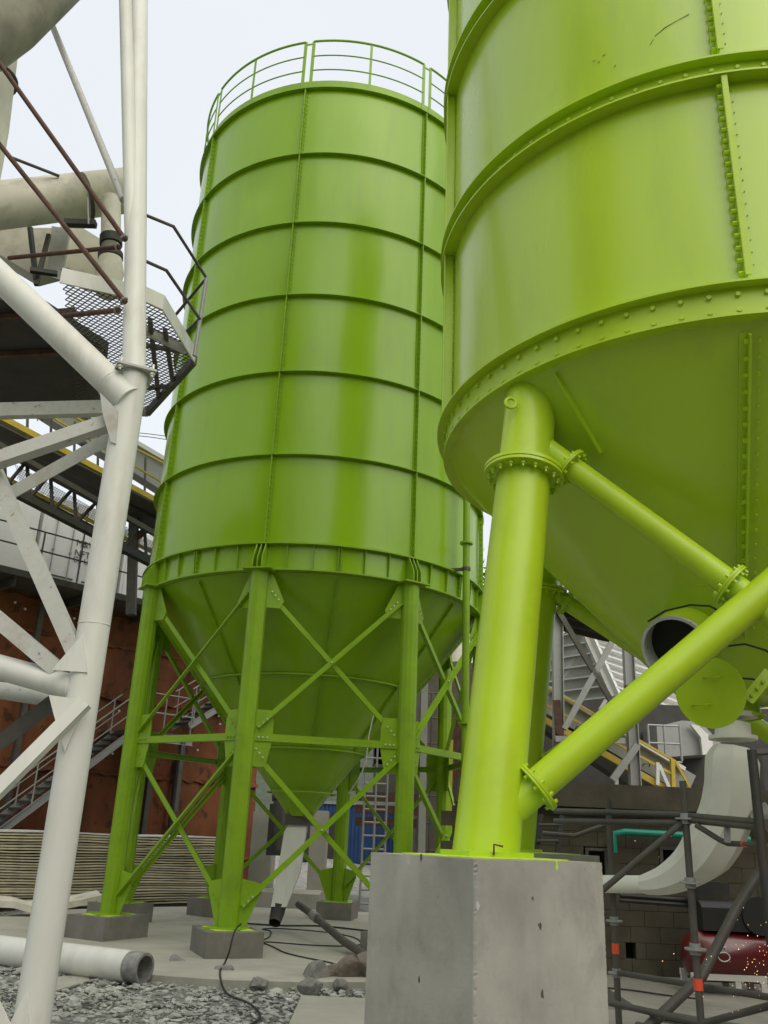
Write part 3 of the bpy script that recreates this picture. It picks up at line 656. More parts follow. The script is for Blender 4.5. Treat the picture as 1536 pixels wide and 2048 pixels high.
for (x, y, nrm, rr_, mm, sz) in ((1080, 1852, nF, .009, 'pit', 2.2), (1085, 1990, nF, .009, 'pit', 2.0), (1065, 1797, nF, .008, 'pit', 1.2), (842, 1716, nL, .010, 'pit', 1.6), (816, 1722, nL, .013, 'patch', 1.7), (838, 1958, nL, .008, 'pit', 2), (955, 1812, (nF+nL).normalized(), .009, 'patch', 2.6), (1114, 1733, nF, .007, 'paint_spill', 3)):
    p = onface(x, y, nF if x > 950 and nrm is not nL else nL); b = MB(); z_ = V((0, 0, 1)); u_ = z_.cross(nrm); vs = []
    n_ = 14; rs = [rr_*random.uniform(.5, 1.35) for _ in range(n_)]
    b.add([p+nrm*.0008+u_*math.cos(2*PI*i/n_)*rs[i]+z_*math.sin(2*PI*i/n_)*rs[i]*sz for i in range(n_)]+[p-nrm*.002+u_*math.cos(2*PI*i/n_)*rs[i]*1.1+z_*math.sin(2*PI*i/n_)*rs[i]*sz*1.1 for i in range(n_)], [tuple(range(n_))]+[(n_+i, n_+(i+1) % n_, (i+1) % n_, i) for i in range(n_)])
    b.build('surface_mark', M[mm], ped, smooth=False)
pedestal((3.5, 4.4), .6, 'concrete pedestal under the right front leg of the near silo, beyond the frame')
pedestal((1.42, 8.3), .5, 'concrete pedestal of the near silo hidden behind the front one')
pedestal((4.6, 7.84), .5, 'concrete pedestal at the right rear of the near silo, beyond the frame')
# inspection branch and its hinged cover
oc = P(1350, 1300, 5.7)
nd = V((-.52, -.62, -.42)).normalized()
b = MB(); b.tube(oc-nd*.02, oc-nd*.75, .222, n=44, hollow=.008); mh = b.build('inspection_branch', M['near_green2'], ns_)
b = MB(); b.tube(oc-nd*.0, oc-nd*.03, .227, n=44, hollow=.02); b.tube(oc-nd*.031, oc-nd*.155, .212, n=44, hollow=.004); b.build('liner', M['white_old'], mh)
b = MB(); b.tube(oc-nd*.16, oc-nd*.17, .211, n=40); b.build('shade_disc', M['hole'], mh)  # black disc painted as the unlit depth of the branch
cc = P(1421, 1385, 5.35); cn = V((-.62, -.76, -.14)).normalized()
b = MB(); b.tube(cc, cc+cn*.012, .212, n=56); cv = b.build('hatch_cover', M['near_green2'], ns_)
b = MB(); x, y, z = b.frame(cn)
for ox, oy in ((.03, .09), (-.06, -.07)):
    c0 = cc+cn*.012+x*ox+y*oy; b.poly([c0-x*.05, c0-x*.05+cn*.03, c0+x*.05+cn*.03, c0+x*.05], .006, 8)
b.build('handle', M['near_green2'], cv)
b = MB(); b.poly([P(1296, 1243, 5.7), P(1330, 1222, 5.6), P(1380, 1210, 5.5), P(1420, 1212, 5.5), P(1460, 1235, 5.5)], .007, 6)
b.poly([P(1455, 1292, 5.45), P(1490, 1288, 5.4), P(1530, 1300, 5.4), P(1560, 1320, 5.4)], .007, 6); b.poly([P(1470, 1356, 5.4), P(1505, 1358, 5.4), P(1545, 1372, 5.4)], .007, 6)
one(b, 'black_hose', M['black'], 'thin black air hose strung along the near silo hopper', 'hose')
b = MB()
for ya, yb in ((1398, 1345),):
    a_, c_ = P(1495, 1400, 5.3), P(1540, 1345, 5.3); b.beam(a_, c_, .075, .012, V((0, -1, .2)))
    for t in (.15, .4, .65): q = a_+(c_-a_)*t; b.bolt(q+V((0, -.008, 0)), (0, -1, 0), .012, .015)
b.build('joint_strip', M['near_green2'], ns_)
b = MB(); b.tube((NC.x, NC.y, 2.53), (NC.x, NC.y, 2.51), .19, n=32); b.build('outlet_flange', M['near_green2'], ns_)
# ------------------------------------------------------------------ environment pieces follow
# ================================================================== UNSEEN MASSES ADDED OUTSIDE THE FRAME (block low sky, darken paint reflections)
def copy_tree(o, parent=None):
    c = o.copy(); sc.collection.objects.link(c); c.parent = parent
    for ch in list(o.children): copy_tree(ch, c)
    return c
third = copy_tree(fs); third.location = (-10.5, -1.5, .3); third.scale = (1, 1, 1.3); third['label'] = 'green silo on legs standing out of view, left of the camera'  # unseen copy added as a dark band for the paint to reflect
b = MB(); b.box((12.5, -1, 4.5), (5, 22, 9)); one(b, 'sky_blocker', M['block'], 'long dark block added out of view to the right to cut low sky', 'sky_blocker', smooth=False)  # unseen mass added to block low sky and darken reflections
b = MB(); b.box((-1, -19, 4.0), (22, 6, 8.4)); one(b, 'sky_blocker', M['galv_dk'], 'grey block added out of view behind the camera to cut low sky', 'sky_blocker', smooth=False)  # added out of view, cuts the low sky behind the camera

# ================================================================== WHITE LATTICE TOWER, LEFT FOREGROUND
TY = 7.5
tw = thing('lattice_tower', 'worn white steel tube tower with rusty rods filling the left edge', 'steel tower', tuple(P(165, 1500, TY).xy)+(GZ,))
base = P(165, 1400, TY); ctop = P(262, 750, TY)
b = MB(); b.tube((base.x, base.y, GZ), (base.x, base.y, ctop.z), .135, n=40); b.build('lower_column', M['white'], tw)
T0 = V((base.x, base.y, ctop.z))
b = MB(); b.tube(T0+V((0, 0, .03)), P(279, -60, 8.6), .112, n=36); b.build('upper_column', M['white'], tw)
b = MB(); b.tube(P(264, 470, 7.78), P(249, -60, 8.25), .078, n=28); b.build('stiffening_tube', M['white'], tw)
for dz in (.0,):
    b = MB(); R = Matrix.Rotation(.45, 3, 'Z'); b.prism([T0+V((0, 0, dz))+R @ V((i*.185, j*.185, 0)) for i, j in ((-1, -1), (1, -1), (1, 1), (-1, 1))], (0, 0, .022)); b.build('splice_plate', M['white_old'], tw)
b = MB()
for i, j in ((-1, -1), (1, -1), (1, 1), (-1, 1)): q = T0+R @ V((i*.15, j*.15, -.05)); b.tube(q, q+V((0, 0, .13)), .014, n=8); b.tube(q+V((0, 0, .02)), q+V((0, 0, .045)), .024, n=6)
b.build('splice_bolts', M['zinc'], tw)
b = MB(); b.tube(P(-90, 468, 7.5), P(258, 801, 7.46), .142, n=40); b.build('diagonal_tube', M['white'], tw)
def tubep(name, m, a, c, r, n=16): b = MB(); b.tube(P(*a), P(*c), r, n=n); return b.build(name, m, tw)
tubep('diagonal_tube', M['white_old'], (100, 40, 9.2), (247, 400, 7.9), .043)
tubep('rusty_rod', M['rod'], (-40, 72, 7.3), (251, 480, 7.36), .026)
tubep('rusty_rod', M['rod'], (-30, 252, 7.3), (251, 605, 7.36), .026)
tubep('rusty_rod', M['rod'], (18, 516, 8.2), (240, 494, 7.5), .024)
tubep('rusty_rod', M['rod'], (125, 632, 8.2), (238, 620, 7.5), .028)
tubep('horizontal_tube', M['white'], (-60, 1318, 7.9), (160, 1379, 7.5), .108, 32)
tubep('horizontal_tube', M['white_old'], (-60, 1372, 9.2), (120, 1398, 8.6), .085, 28)
def ang(name, m, a, c, w_, h_=None, t=.012, fl=1, up=None):
    b = MB(); b.angle(P(*a), P(*c), w_, t, up, fl); return b.build(name, m, tw, smooth=False)
def bm_(name, m, a, c, w_, h_, up=None):
    b = MB(); b.beam(P(*a), P(*c), w_, h_, up); return b.build(name, m, tw, smooth=False)
FR = V((0, -1, .25)); UPZ = V((0, 0, 1))
def lsec(a, c, w_, m=M['white'], d=1, name='angle_brace'):
    """angle section: broad leg faces the camera, second leg runs back along its edge"""
    A, C_ = P(*a), P(*c); z = (C_-A).normalized(); f = V((0, -1, 0)); x = f.cross(z).normalized(); f = z.cross(x); b = MB()
    b.beam(A, C_, w_, .012, f); o = x*(w_/2-.006)*d - f*(w_/2+.006)*1.0
    b.beam(A+o, C_+o, .012, w_, f); return b.build(name, m, tw, smooth=False)
lsec((-40, 925, 7.4), (220, 838, 7.45), .125, M['white_old'], -1)
lsec((-30, 1015, 7.9), (228, 872, 7.7), .13, M['white_old'], 1)
lsec((-60, 840, 7.6), (168, 1350, 7.42), .13, M['white_old'], 1)
lsec((-40, 1210, 7.7), (112, 1338, 7.5), .135, M['white_old'], 1)
lsec((-60, 1630, 7.1), (168, 1402, 7.25), .105, M['white'], -1)
lsec((-40, 1515, 8.2), (105, 1405, 7.8), .14, M['galv_dk'], 1)
def gus(pts, Y, m=M['white_old']): b = MB(); b.plate([P(x, y, Y) for x, y in pts], .014); b.build('gusset_plate', m, tw, smooth=False)
gus([(200, 785), (236, 822), (232, 888), (222, 884), (206, 830)], 7.36); gus([(166, 1268), (175, 1345), (104, 1340)], 7.36, M['white']); gus([(98, 1390), (168, 1400), (158, 1440), (130, 1503), (108, 1430)], 7.34, M['white'])
gus([(-20, 1960), (55, 2120), (-20, 2120)], 6.9, M['white']); gus([(52, 1985), (8, 2070), (62, 2070)], 7.36, M['white'])
b = MB(); k0 = P(-150, 50, 7.6); pts_ = [P(-330, 230, 7.4), P(-130, 95, 7.6), P(10, 25, 8.0), P(120, -60, 8.6), P(210, -180, 9.4)]
b = MB(); b.poly(pts_, .5, 40, radii=[.62, .56, .46, .40, .36]); one(b, 'cement_pipe', M['beige_dk'], 'thick grimy brown pipe bend crossing the top left corner', 'pipe')
b = MB(); b.poly([P(5, 60, 9.5), P(-30, 250, 9.3), P(-70, 420, 9.2)], .3, 32, radii=[.24, .3, .34]); b.poly([P(2, 118, 9.4)+V((.0, 0, 0))], .3, 3) if False else None
o = one(b, 'drop_pipe', M['beige'], 'pale tapering drop pipe at the left edge, above the horizontal pipe', 'pipe')
b = MB(); pc = P(-8, 160, 9.42); dd = (P(-30, 250, 9.3)-P(5, 60, 9.5)).normalized(); b.tube(pc-dd*.012, pc+dd*.012, .29, n=36); b.build('pipe_band', M['galv_dk'], o)
hp = thing('dust_pipe', 'fat cream horizontal pipe with a strap running behind the white column', 'pipe', tuple(P(100, 400, 9.0)))
b = MB(); b.tube(P(-120, 425, 8.6), P(262, 380, 9.4), .285, n=44); b.build('pipe_run', M['beige'], hp)
pa_, pb_ = P(-120, 425, 8.6), P(262, 385, 9.4); dd = (pb_-pa_).normalized(); pc = pa_+(pb_-pa_)*.74
b = MB(); b.tube(pc-dd*.022, pc+dd*.022, .305, n=44, hollow=.02); b.build('strap', M['galv_dk'], hp)
b = MB(); b.tube(P(175, 395, 8.7), P(177, 448, 8.7), .012, n=8); b.build('hanger_rod', M['galv'], hp)
b = MB(); b.beam(P(130, 446, 8.8), P(192, 448, 8.8), .09, .07); b.build('clamp_block', M['dark'], hp)
b = MB(); b.tube(P(20, 314, 8.4), P(118, 352, 8.8), .02, n=10); b.build('stay_tube', M['galv_dk'], hp)
vp = thing('valve_pipe', 'short beige vertical pipe with two dark clamp rings behind the white column', 'pipe', tuple(P(225, 500, 8.9)))
b = MB(); b.poly([P(222, 400, 9.1), P(222, 478, 9.0)], .12, 28); b.build('pipe_run', M['beige'], vp)
b = MB(); b.poly([P(222, 474, 9.0), P(222, 490, 9.0)], .135, 28); b.build('clamp_ring', M['dark'], vp)
b = MB(); b.poly([P(222, 491, 9.0), P(221, 508, 9.0)], .115, 28); b.build('flexible_sleeve', M['beige_dk'], vp)
b = MB(); b.poly([P(221, 508, 9.0), P(221, 518, 9.0)], .15, 28); b.build('clamp_ring', M['dark'], vp)
b = MB(); b.poly([P(221, 519, 9.0), P(219, 545, 9.0), P(214, 590, 9.0)], .14, 28, radii=[.14, .17, .12]); b.build('elbow', M['beige'], vp)
# filter hopper and machinery behind the tower
fh = thing('dust_filter', 'beige and grey filter body with beams jumbled under the horizontal pipe', 'filter unit', tuple(P(120, 560, 10)))
def fb(name, m, pts, Y, t=.08): b = MB(); b.plate([P(x, y, Y) for x, y in pts], t); return b.build(name, m, fh, smooth=False)
fb('side_panel', M['beige'], [(-30, 440), (75, 470), (120, 470), (128, 545), (70, 560), (-30, 500)], 10.0, .3)
fb('side_panel', M['beige'], [(128, 455), (160, 462), (205, 490), (222, 560), (200, 570), (126, 542)], 10.4, .3)
fb('side_panel', M['white_old'], [(105, 455), (140, 460), (128, 540), (96, 545)], 9.7, .06)
b = MB(); b.beam(P(60, 455, 9.4), P(72, 560, 9.2), .05, .05); b.build('bracket', M['dark'], fh)
b = MB(); b.beam(P(98, 470, 9.3), P(72, 570, 9.2), .05, .05); b.build('bracket', M['galv_dk'], fh)
b = MB(); b.beam(P(60, 540, 9.1), P(115, 548, 9.2), .07, .05); b.build('bracket', M['dark'], fh)
b = MB(); b.beam(P(110, 548, 9.6), P(250, 592, 9.6), .05, .14); b.build('cross_beam', M['white_old'], fh)
hb = thing('bin', 'dark steel bin bottom with rust streaks seen from below at the left edge', 'bin', tuple(P(60, 720, 9.2)))
b = MB(); zq = 7.45
def Z(x, y, z): return G(x, y, z)
b.prism([Z(-160, 600, zq), Z(60, 600, zq), Z(215, 700, zq), Z(205, 822, zq), Z(-160, 835, zq)], (0, 0, .12)); b.build('bin_floor', M['dark'], hb, smooth=False)
for (a, c) in (((-60, 712), (205, 700)), ((-60, 640), (150, 622))):
    b = MB(); b.beam(Z(*a, zq-.04), Z(*c, zq-.04), .06, .07, UPZ); b.build('floor_rib', M['rod'], hb)
b = MB(); b.channel(P(-60, 820, 9.9), P(250, 812, 9.9), .1, .16, .012, UPZ, 1); b.build('edge_beam', M['white_old'], hb, smooth=False)
# service platform with expanded metal floor and railing
pf = thing('service_platform', 'grey steel service platform with mesh floor and bent railing beside the white column', 'platform', tuple(Z(330, 720, 7.2)))
ZPf = 7.2; cor = [Z(389, 720, ZPf), Z(296, 824, ZPf), Z(150, 815, ZPf), Z(120, 560, ZPf), Z(288, 597, ZPf), Z(325, 614, ZPf)]
def edge(a, c, h_, m, name='edge_beam', t=.02, dz=0): b = MB(); b.beam(a+V((0, 0, dz)), c+V((0, 0, dz)), t, h_, UPZ); b.build(name, m, pf, smooth=False)
edge(cor[0], cor[1], .12, M['galv_dk'], t=.07); edge(cor[1], cor[2], .12, M['beige_dk'], t=.07)
b = MB()
pa_ = [cor[3], cor[4], cor[5], cor[0]]
for i in range(3): b.beam(pa_[i]+V((0, 0, .06)), pa_[i+1]+V((0, 0, .06)), .018, .19, UPZ)
b.build('toe_board', M['white'], pf, smooth=False)
for a, c in (((280, 655), (372, 700)), ((288, 690), (376, 705)), ((240, 780), (350, 772)), ((300, 640), (318, 800)), ((330, 660), (345, 760))):
    b = MB(); b.beam(Z(*a, ZPf-.0), Z(*c, ZPf-.0), .05, .05 if a[0] != 280 else .11, UPZ); b.build('floor_joist', M['white_old'] if a[0] == 280 else M['galv_dk'], pf, smooth=False)
def inpoly(p, poly):
    r = False; n = len(poly)
    for i in range(n):
        a, c = poly[i], poly[i-1]
        if (a.y > p.y) != (c.y > p.y) and p.x < (c.x-a.x)*(p.y-a.y)/(c.y-a.y)+a.x: r = not r
    return r
b = MB(); lo = [min(q[i] for q in cor) for i in (0, 1)]; hi = [max(q[i] for q in cor) for i in (0, 1)]
sx_, sy_ = .085, .042; j = 0; y = lo[1]
while y < hi[1]:
    x = lo[0] + (sx_/2 if j % 2 else 0)
    while x < hi[0]:
        for ex in (-1, 1):
            p0, p1 = V((x, y, ZPf+.05)), V((x+ex*sx_/2, y+sy_, ZPf+.055))
            if inpoly(p0, cor) and inpoly(p1, cor): b.beam(p0, p1, .011, .008, UPZ)
        x += sx_
    y += sy_; j += 1
b.build('mesh_floor', M['galv_dk'], pf, smooth=False)
b = MB(); rl = .021
top = [P(286, 428, 8.9), P(347, 453, 8.85), P(413, 556, 9.4), P(346, 636, 10.2)]; mid = [P(286, 520, 8.9), P(333, 541, 8.85), P(399, 637, 9.4), P(368, 668, 9.9)]
b = MB(); b.poly(top, rl, 10); b.build('top_rail', M['galv_dk'], pf); b = MB(); b.poly(mid, rl, 10); b.build('mid_rail', M['galv_dk'], pf)
b = MB(); b.tube(top[2], P(389, 712, 9.45), .026, n=10); b.build('rail_post', M['galv'], pf)
b = MB(); b.tube(top[0], P(286, 600, 8.9), .022, n=10); b.build('rail_post', M['galv_dk'], pf)
# pipe lying on the gravel
a_, c_ = G(-190, 1877, .085), G(290, 1937, .085); dd = (c_-a_).normalized(); L = (c_-a_).length
lpz = thing('pipe', 'cream steel pipe with a grey open end lying on the gravel', 'pipe', tuple(a_))
b = MB(); b.tube(a_, c_-dd*.22, .17, n=44); b.build('pipe_run', M['white'], lpz)
b = MB(); b.tube(c_-dd*.22, c_-dd*.11, .162, n=44, hollow=.025); b.tube(c_-dd*.11, c_, .168, .163, n=44, hollow=.03); b.build('threaded_end', M['bare'], lpz)
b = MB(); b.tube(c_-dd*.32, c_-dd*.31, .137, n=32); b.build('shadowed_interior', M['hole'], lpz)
b = MB(); b.plate([G(105, 1985, GZ+.05), G(180, 1962, GZ+.05), G(172, 1950, GZ+.06), G(112, 1955, GZ+.05)], .02); one(b, 'board', M['conc_floor'], 'thin pale slab fragment lying under the open ended pipe', 'board', smooth=False)

def bead(p, ax, r, m=M['white'], par=None, t=.008):
    b = MB(); x, y, z = b.frame(ax); b.poly([V(p)+(x*math.cos(q)+y*math.sin(q))*r*random.uniform(.985, 1.03) for q in [j*PI/18 for j in range(36)]], t, 6, closed=True, radii=[t*random.uniform(.6, 1.4) for _ in range(36)]); b.build('weld_bead', m, par or tw)
for a_, c_, r in (((-90, 468, 7.5), (238, 782, 7.42), .146), ((-60, 1318, 7.9), (160, 1379, 7.5), .112)):
    A_, C_ = P(*a_), P(*c_); bead(A_+(C_-A_)*.955, C_-A_, r*.99, t=.005)
for a_, c_ in (((-40, 72, 7.3), (251, 480, 7.36)), ((-30, 252, 7.3), (251, 605, 7.36)), ((18, 516, 8.2), (240, 494, 7.5)), ((125, 632, 8.2), (238, 620, 7.5))):
    A_, C_ = P(*a_), P(*c_); bead(C_-(C_-A_).normalized()*.03, C_-A_, .03, M['bare'], t=.012)
bead((base.x, base.y, P(180, 1250, TY).z), (0, 0, 1), .1355, t=.004); bead((base.x, base.y, ctop.z-.01), (0, 0, 1), .138, M['white_old'], t=.009)

# ================================================================== LEFT BACKGROUND
U = V((.701, .713, 0)); NA = V((-.713, .701, 0)); S0 = V((-7.32, 19.23, 0))
def onplane(x, y, off):   # point of the vertical plane parallel to the stack, off metres behind its face
    d = ray(x, y); p0 = S0+NA*off; t = (p0-V((0, 0, EYE))).dot(NA)/d.dot(NA); return V((0, 0, EYE))+d*t
def SP(s, off, z): return S0+U*s+NA*off+V((0, 0, z))
def su(p): return (p-S0).dot(U)
sR = su(onplane(445, 1800, 0)); nS = 27; zt = 1.47; hgt = (zt-(GZ+.12))/nS
for k in range(nS):
    z = GZ+.12+k*hgt; j = random.uniform(-.035, .035); b = MB(); s0 = -4+random.uniform(-.1, .1); s1 = sR+random.uniform(-.04, .05) if k < nS-1 else sR+.12
    pts_ = []; m_ = 30
    fr = [(s0+(s1-s0)*i/m_, j+.012*math.sin(i*.9+k)) for i in range(m_+1)]
    sag = lambda i: .012*math.sin(i*.55+k*.2)+random.uniform(-.004, .004)
    vs = []; sg = [sag(i) for i in range(m_+1)]; th = hgt*random.uniform(.45, .68) if k < nS-1 else .03
    for i, (s, o_) in enumerate(fr):
        for oo, zz in ((o_, 0), (o_, th), (1.3+o_, th), (1.3+o_, 0)): q = SP(s, oo, z+sg[i]+zz); vs.append(q)
    f_ = [(4*i+q, 4*i+4+q, 4*i+4+(q+1) % 4, 4*i+(q+1) % 4) for i in range(m_) for q in range(4)]+[(0, 1, 2, 3), (4*m_+3, 4*m_+2, 4*m_+1, 4*m_)]
    b.add(vs, f_)
    one(b, 'cladding_sheet', M['cont'] if k == nS-1 else M['board'], 'bright white top sheet of the long stack behind the silo legs' if k == nS-1 else 'dirty cream sheet in the long low stack behind the silo legs', 'sheet', 'stacked cladding sheets', smooth=False)
b = MB(); b.prism([SP(-3.9, .12, GZ), SP(sR-.1, .12, GZ), SP(sR-.1, 1.2, GZ), SP(-3.9, 1.2, GZ)], (0, 0, 1.5)); one(b, 'gap_shade', M['board_dk'], 'dark filler painted as shade in the gaps between the stacked sheets', 'gap_shade', smooth=False)  # solid dark core stands in for shade between the sheets
b = MB(); pts_ = [P(-40, 1800, 17.5), P(30, 1803, 17.5), P(60, 1812, 17.6), P(120, 1808, 17.8), P(205, 1790, 18.2)]
vs = []; 
for p in pts_: vs += [p, p+V((-.25, .45, .05)), p+V((-.25, .45, -.1)), p+V((0, 0, -.11))]
b.add(vs, [(4*i+q, 4*i+(q+1) % 4, 4*i+4+(q+1) % 4, 4*i+4+q) for i in range(4) for q in range(4)]+[(3, 2, 1, 0), (16, 17, 18, 19)])
one(b, 'board', M['beige'], 'warped pale board lying in front of the sheet stack', 'board', smooth=False)
# rust coloured sheet wall
OW = 3.6; zA = onplane(200, 1287, OW).z; zBb = onplane(220, 1394, OW).z; zC = onplane(360, 1559, OW).z; zTop = onplane(100, 1178, OW).z
rw = thing('retaining_wall', 'rust brown sheet steel wall with ragged ribs behind the stairs', 'steel wall', tuple(SP(2, OW, GZ)))
sE = su(onplane(512, 1600, OW)); nx, nz = 170, 60; vs = []
for jz in range(nz+1):
    for i in range(nx+1):
        s = -6+(sE+6)*i/nx; z = GZ+(zTop-GZ)*jz/nz
        o_ = OW+.05*math.sin(s*1.3+z*.7)+.03*math.sin(s*3.1-z*2.2)+(.06 if (int((s+9)/1.22) % 2) else 0)+random.uniform(-.008, .008); vs.append(SP(s, o_, z))
b = MB(); b.add(vs, [(j*(nx+1)+i, j*(nx+1)+i+1, (j+1)*(nx+1)+i+1, (j+1)*(nx+1)+i) for j in range(nz) for i in range(nx)]); b.build('rusty_sheet', M['rust'], rw)
for z in (zA, zBb, zC, (zA+zTop)/2+.2, zTop-.1, .9):
    b = MB(); m_ = 90
    pts_ = [SP(-6+(sE+6)*i/m_, OW-.03+random.uniform(-.03, .03), z+random.uniform(-.035, .035)) for i in range(m_+1)]
    vs = []
    for i, p in enumerate(pts_):
        h1 = random.uniform(.03, .07); vs += [p+NA*.1+V((0, 0, h1)), p-NA*random.uniform(.02, .07)+V((0, 0, h1*.6)), p-NA*random.uniform(.03, .06)-V((0, 0, h1)), p+NA*.1-V((0, 0, h1))]
    b.add(vs, [(4*i+q, 4*i+4+q, 4*i+4+(q+1) % 4, 4*i+(q+1) % 4) for i in range(m_) for q in range(4)]); b.build('ragged_rib', M['rust'], rw, smooth=False)
for (x, y) in ((50, 1400), (170, 1400), (270, 1560), (352, 1560), (290, 1620)):
    s = su(onplane(x, y, OW-.2)); b = MB(); ht = zTop if x < 200 else (3.6 if x == 352 else 3.4); b.beam(SP(s, OW-.22, GZ), SP(s, OW-.22, ht), .14, .14, NA); b.build('wall_post', M['galv_dk'], rw, smooth=False)
b = MB()
for (x, y) in ((30, 1205), (50, 1218), (148, 1237), (238, 1422), (440, 1425), (437, 1432), (440, 1448), (225, 1507), (60, 1600), (5, 1466), (395, 1500)):
    p = onplane(x, y, OW-.12); b.tube(p, p-NA*.02, .032, n=10)
b.build('white_marks', M['cont'], rw)
# raised walkway with containers
zD = onplane(120, 1158, OW-1.4).z
wk = thing('walkway', 'grey steel walkway with tube railing running above the rusty wall', 'walkway', tuple(SP(0, OW, zD)))
b = MB(); b.prism([SP(-7, OW-1.4, zD-.16), SP(6.2, OW-1.4, zD-.16), SP(6.2, OW+.6, zD-.16), SP(-7, OW+.6, zD-.16)], (0, 0, .16)); b.build('deck', M['galv_dk'], wk, smooth=False)
b = MB(); b.prism([SP(6.2, OW-1.2, zD-.75), SP(11, OW-1.2, zD-.75), SP(11, OW+.6, zD-.75), SP(6.2, OW+.6, zD-.75)], (0, 0, .16)); b.build('deck', M['galv_dk'], wk, smooth=False)
for k in range(7):
    b = MB(); b.channel(SP(-6+2*k, OW-1.35, zD-.3), SP(-6+2*k, OW+.6, zD-.3), .08, .2, .012, UPZ); b.build('deck_joist', M['galv_dk'], wk, smooth=False)
for z in (1.1, .6):
    b = MB(); b.tube(SP(-7, OW-1.38, zD+z), SP(6.2, OW-1.38, zD+z), .022, n=8); b.build('rail', M['galv_dk'], wk)
    b = MB(); b.tube(SP(6.2, OW-1.18, zD-.6+z), SP(11, OW-1.18, zD-.6+z), .022, n=8); b.build('rail', M['galv_dk'], wk)
for k in range(13):
    s = -7+k*1.5; zz = zD if s < 6.2 else zD-.6; b = MB(); b.tube(SP(s, OW-1.38+(.2 if s > 6.2 else 0), zz), SP(s, OW-1.38+(.2 if s > 6.2 else 0), zz+1.1), .024, n=8); b.build('rail_post', M['galv_dk'], wk)
cs = su(onplane(80, 1080, OW+.2)); CW = 2.44
clab = ['white shipping container with locking bars and black stencilled letters on its doors', 'plain white shipping container at the left edge above the rusty wall', 'white shipping container between the tall silo and the white column', 'white container seen behind the walkway next to the tall silo']
for k, s in enumerate((cs, cs-CW-.12, cs+CW+.1, cs+2*CW+.2)):
    c_ = thing('shipping_container', clab[k], 'container', tuple(SP(s+CW/2, OW+3, zD)), 'white containers above the rusty wall'); o0 = OW+.2
    zz = zD if k < 2 else zD-.3
    b = MB(); b.prism([SP(s, o0, zz), SP(s+CW, o0, zz), SP(s+CW, o0+6, zz), SP(s, o0+6, zz)], (0, 0, 2.7)); b.build('box_body', M['cont'], c_, smooth=False)
    if k != 1:
        for d_ in range(2):
            b = MB(); s0 = s+.08+d_*(CW/2-.06); b.prism([SP(s0, o0-.03, zz+.1), SP(s0+CW/2-.12, o0-.03, zz+.1), SP(s0+CW/2-.12, o0, zz+.1), SP(s0, o0, zz+.1)], (0, 0, 2.45)); dr_ = b.build('door', M['cont'], c_, smooth=False)
            for q in (.3, .8):
                b = MB(); b.tube(SP(s0+q, o0-.07, zz+.05), SP(s0+q, o0-.07, zz+2.6), .02, n=8)
                for zq_ in (.4, 1.2, 2.1): b.box(SP(s0+q, o0-.06, zz+zq_), (.06, .06, .05), .78)
                b.build('locking_bar', M['galv'], dr_)
            b = MB()
            for zq_ in (.5, 2.3): b.beam(SP(s0+.1, o0-.04, zz+zq_), SP(s0+1.0, o0-.04, zz+zq_), .02, .03, UPZ)
            b.build('door_rib', M['galv_dk'], dr_, smooth=False)
        b = MB(); b.beam(SP(s+CW/2, o0-.035, zz+.05), SP(s+CW/2, o0-.035, zz+2.6), .03, .02, NA); b.build('door_gap', M['ink'], c_, smooth=False)
def text(tx, size, origin, xdir, ydir, m, parent, name='stencil_lettering'):
    cu = bpy.data.curves.new(name, 'FONT'); cu.body = tx; cu.size = size; cu.extrude = .002; ob = bpy.data.objects.new('tmp', cu); sc.collection.objects.link(ob)
    dg = bpy.context.evaluated_depsgraph_get(); me = bpy.data.meshes.new_from_object(ob.evaluated_get(dg)); bpy.data.objects.remove(ob)
    xd, yd = V(xdir).normalized(), V(ydir).normalized(); zd = xd.cross(yd); org = V(parent['_o'])
    for v_ in me.vertices: c = v_.co.copy(); v_.co = V(origin)+xd*c.x+yd*c.y+zd*c.z-org
    me.materials.clear(); me.materials.append(m); o = bpy.data.objects.new(name, me); sc.collection.objects.link(o); o.parent = parent; return o
c0 = [o for o in sc.objects if o.name == 'shipping_container'][0]
for tx, x, y, sz in (('M&W', 152, 1090, .26), ('NFT', 148, 1110, .26), ('CE UP', 145, 1122, .22)):
    p = onplane(x, y, OW+.2-.05); text(tx, sz, p, U, UPZ, M['ink'], c0)
# stairs in front of the rusty wall
st = thing('staircase', 'grey open tread steel staircase climbing in front of the rusty wall', 'stairs', tuple(SP(0, 2.2, GZ)))
OS = 2.1
def sp(x, y, off=OS): return onplane(x, y, off)
def flight(a, c, n_, drop=.0):
    A, B = sp(*a), sp(*c)
    for o_ in (0, .85):
        b = MB(); b.channel(A+NA*o_, B+NA*o_, .05, .15, .01, UPZ, 1 if o_ else -1); b.build('stringer', M['galv'], st, smooth=False)
        r = MB(); r.poly([A+NA*o_+V((0, 0, 1.0)), B+NA*o_+V((0, 0, 1.0))], .02, 8); r.build('handrail', M['galv'], st)
        r = MB(); r.poly([A+NA*o_+V((0, 0, .55)), B+NA*o_+V((0, 0, .55))], .016, 8); r.build('mid_rail', M['galv'], st)
        for t in (.05, .35, .65, .95): q = A+(B-A)*t+NA*o_; r = MB(); r.tube(q, q+V((0, 0, 1.0)), .02, n=8); r.build('baluster', M['galv'], st)
    for i in range(n_):
        q = A+(B-A)*((i+.5)/n_); b = MB(); b.prism([q-U*.13, q+U*.13, q+U*.13+NA*.85, q-U*.13+NA*.85], (0, 0, .035)); b.build('tread', M['galv_dk'], st, smooth=False)
flight((-70, 1715), (268, 1462), 19); flight((378, 1452), (520, 1365), 9)
A, B = sp(262, 1462), sp(388, 1452); zz = A.z; B = SP(su(B), OS, zz)
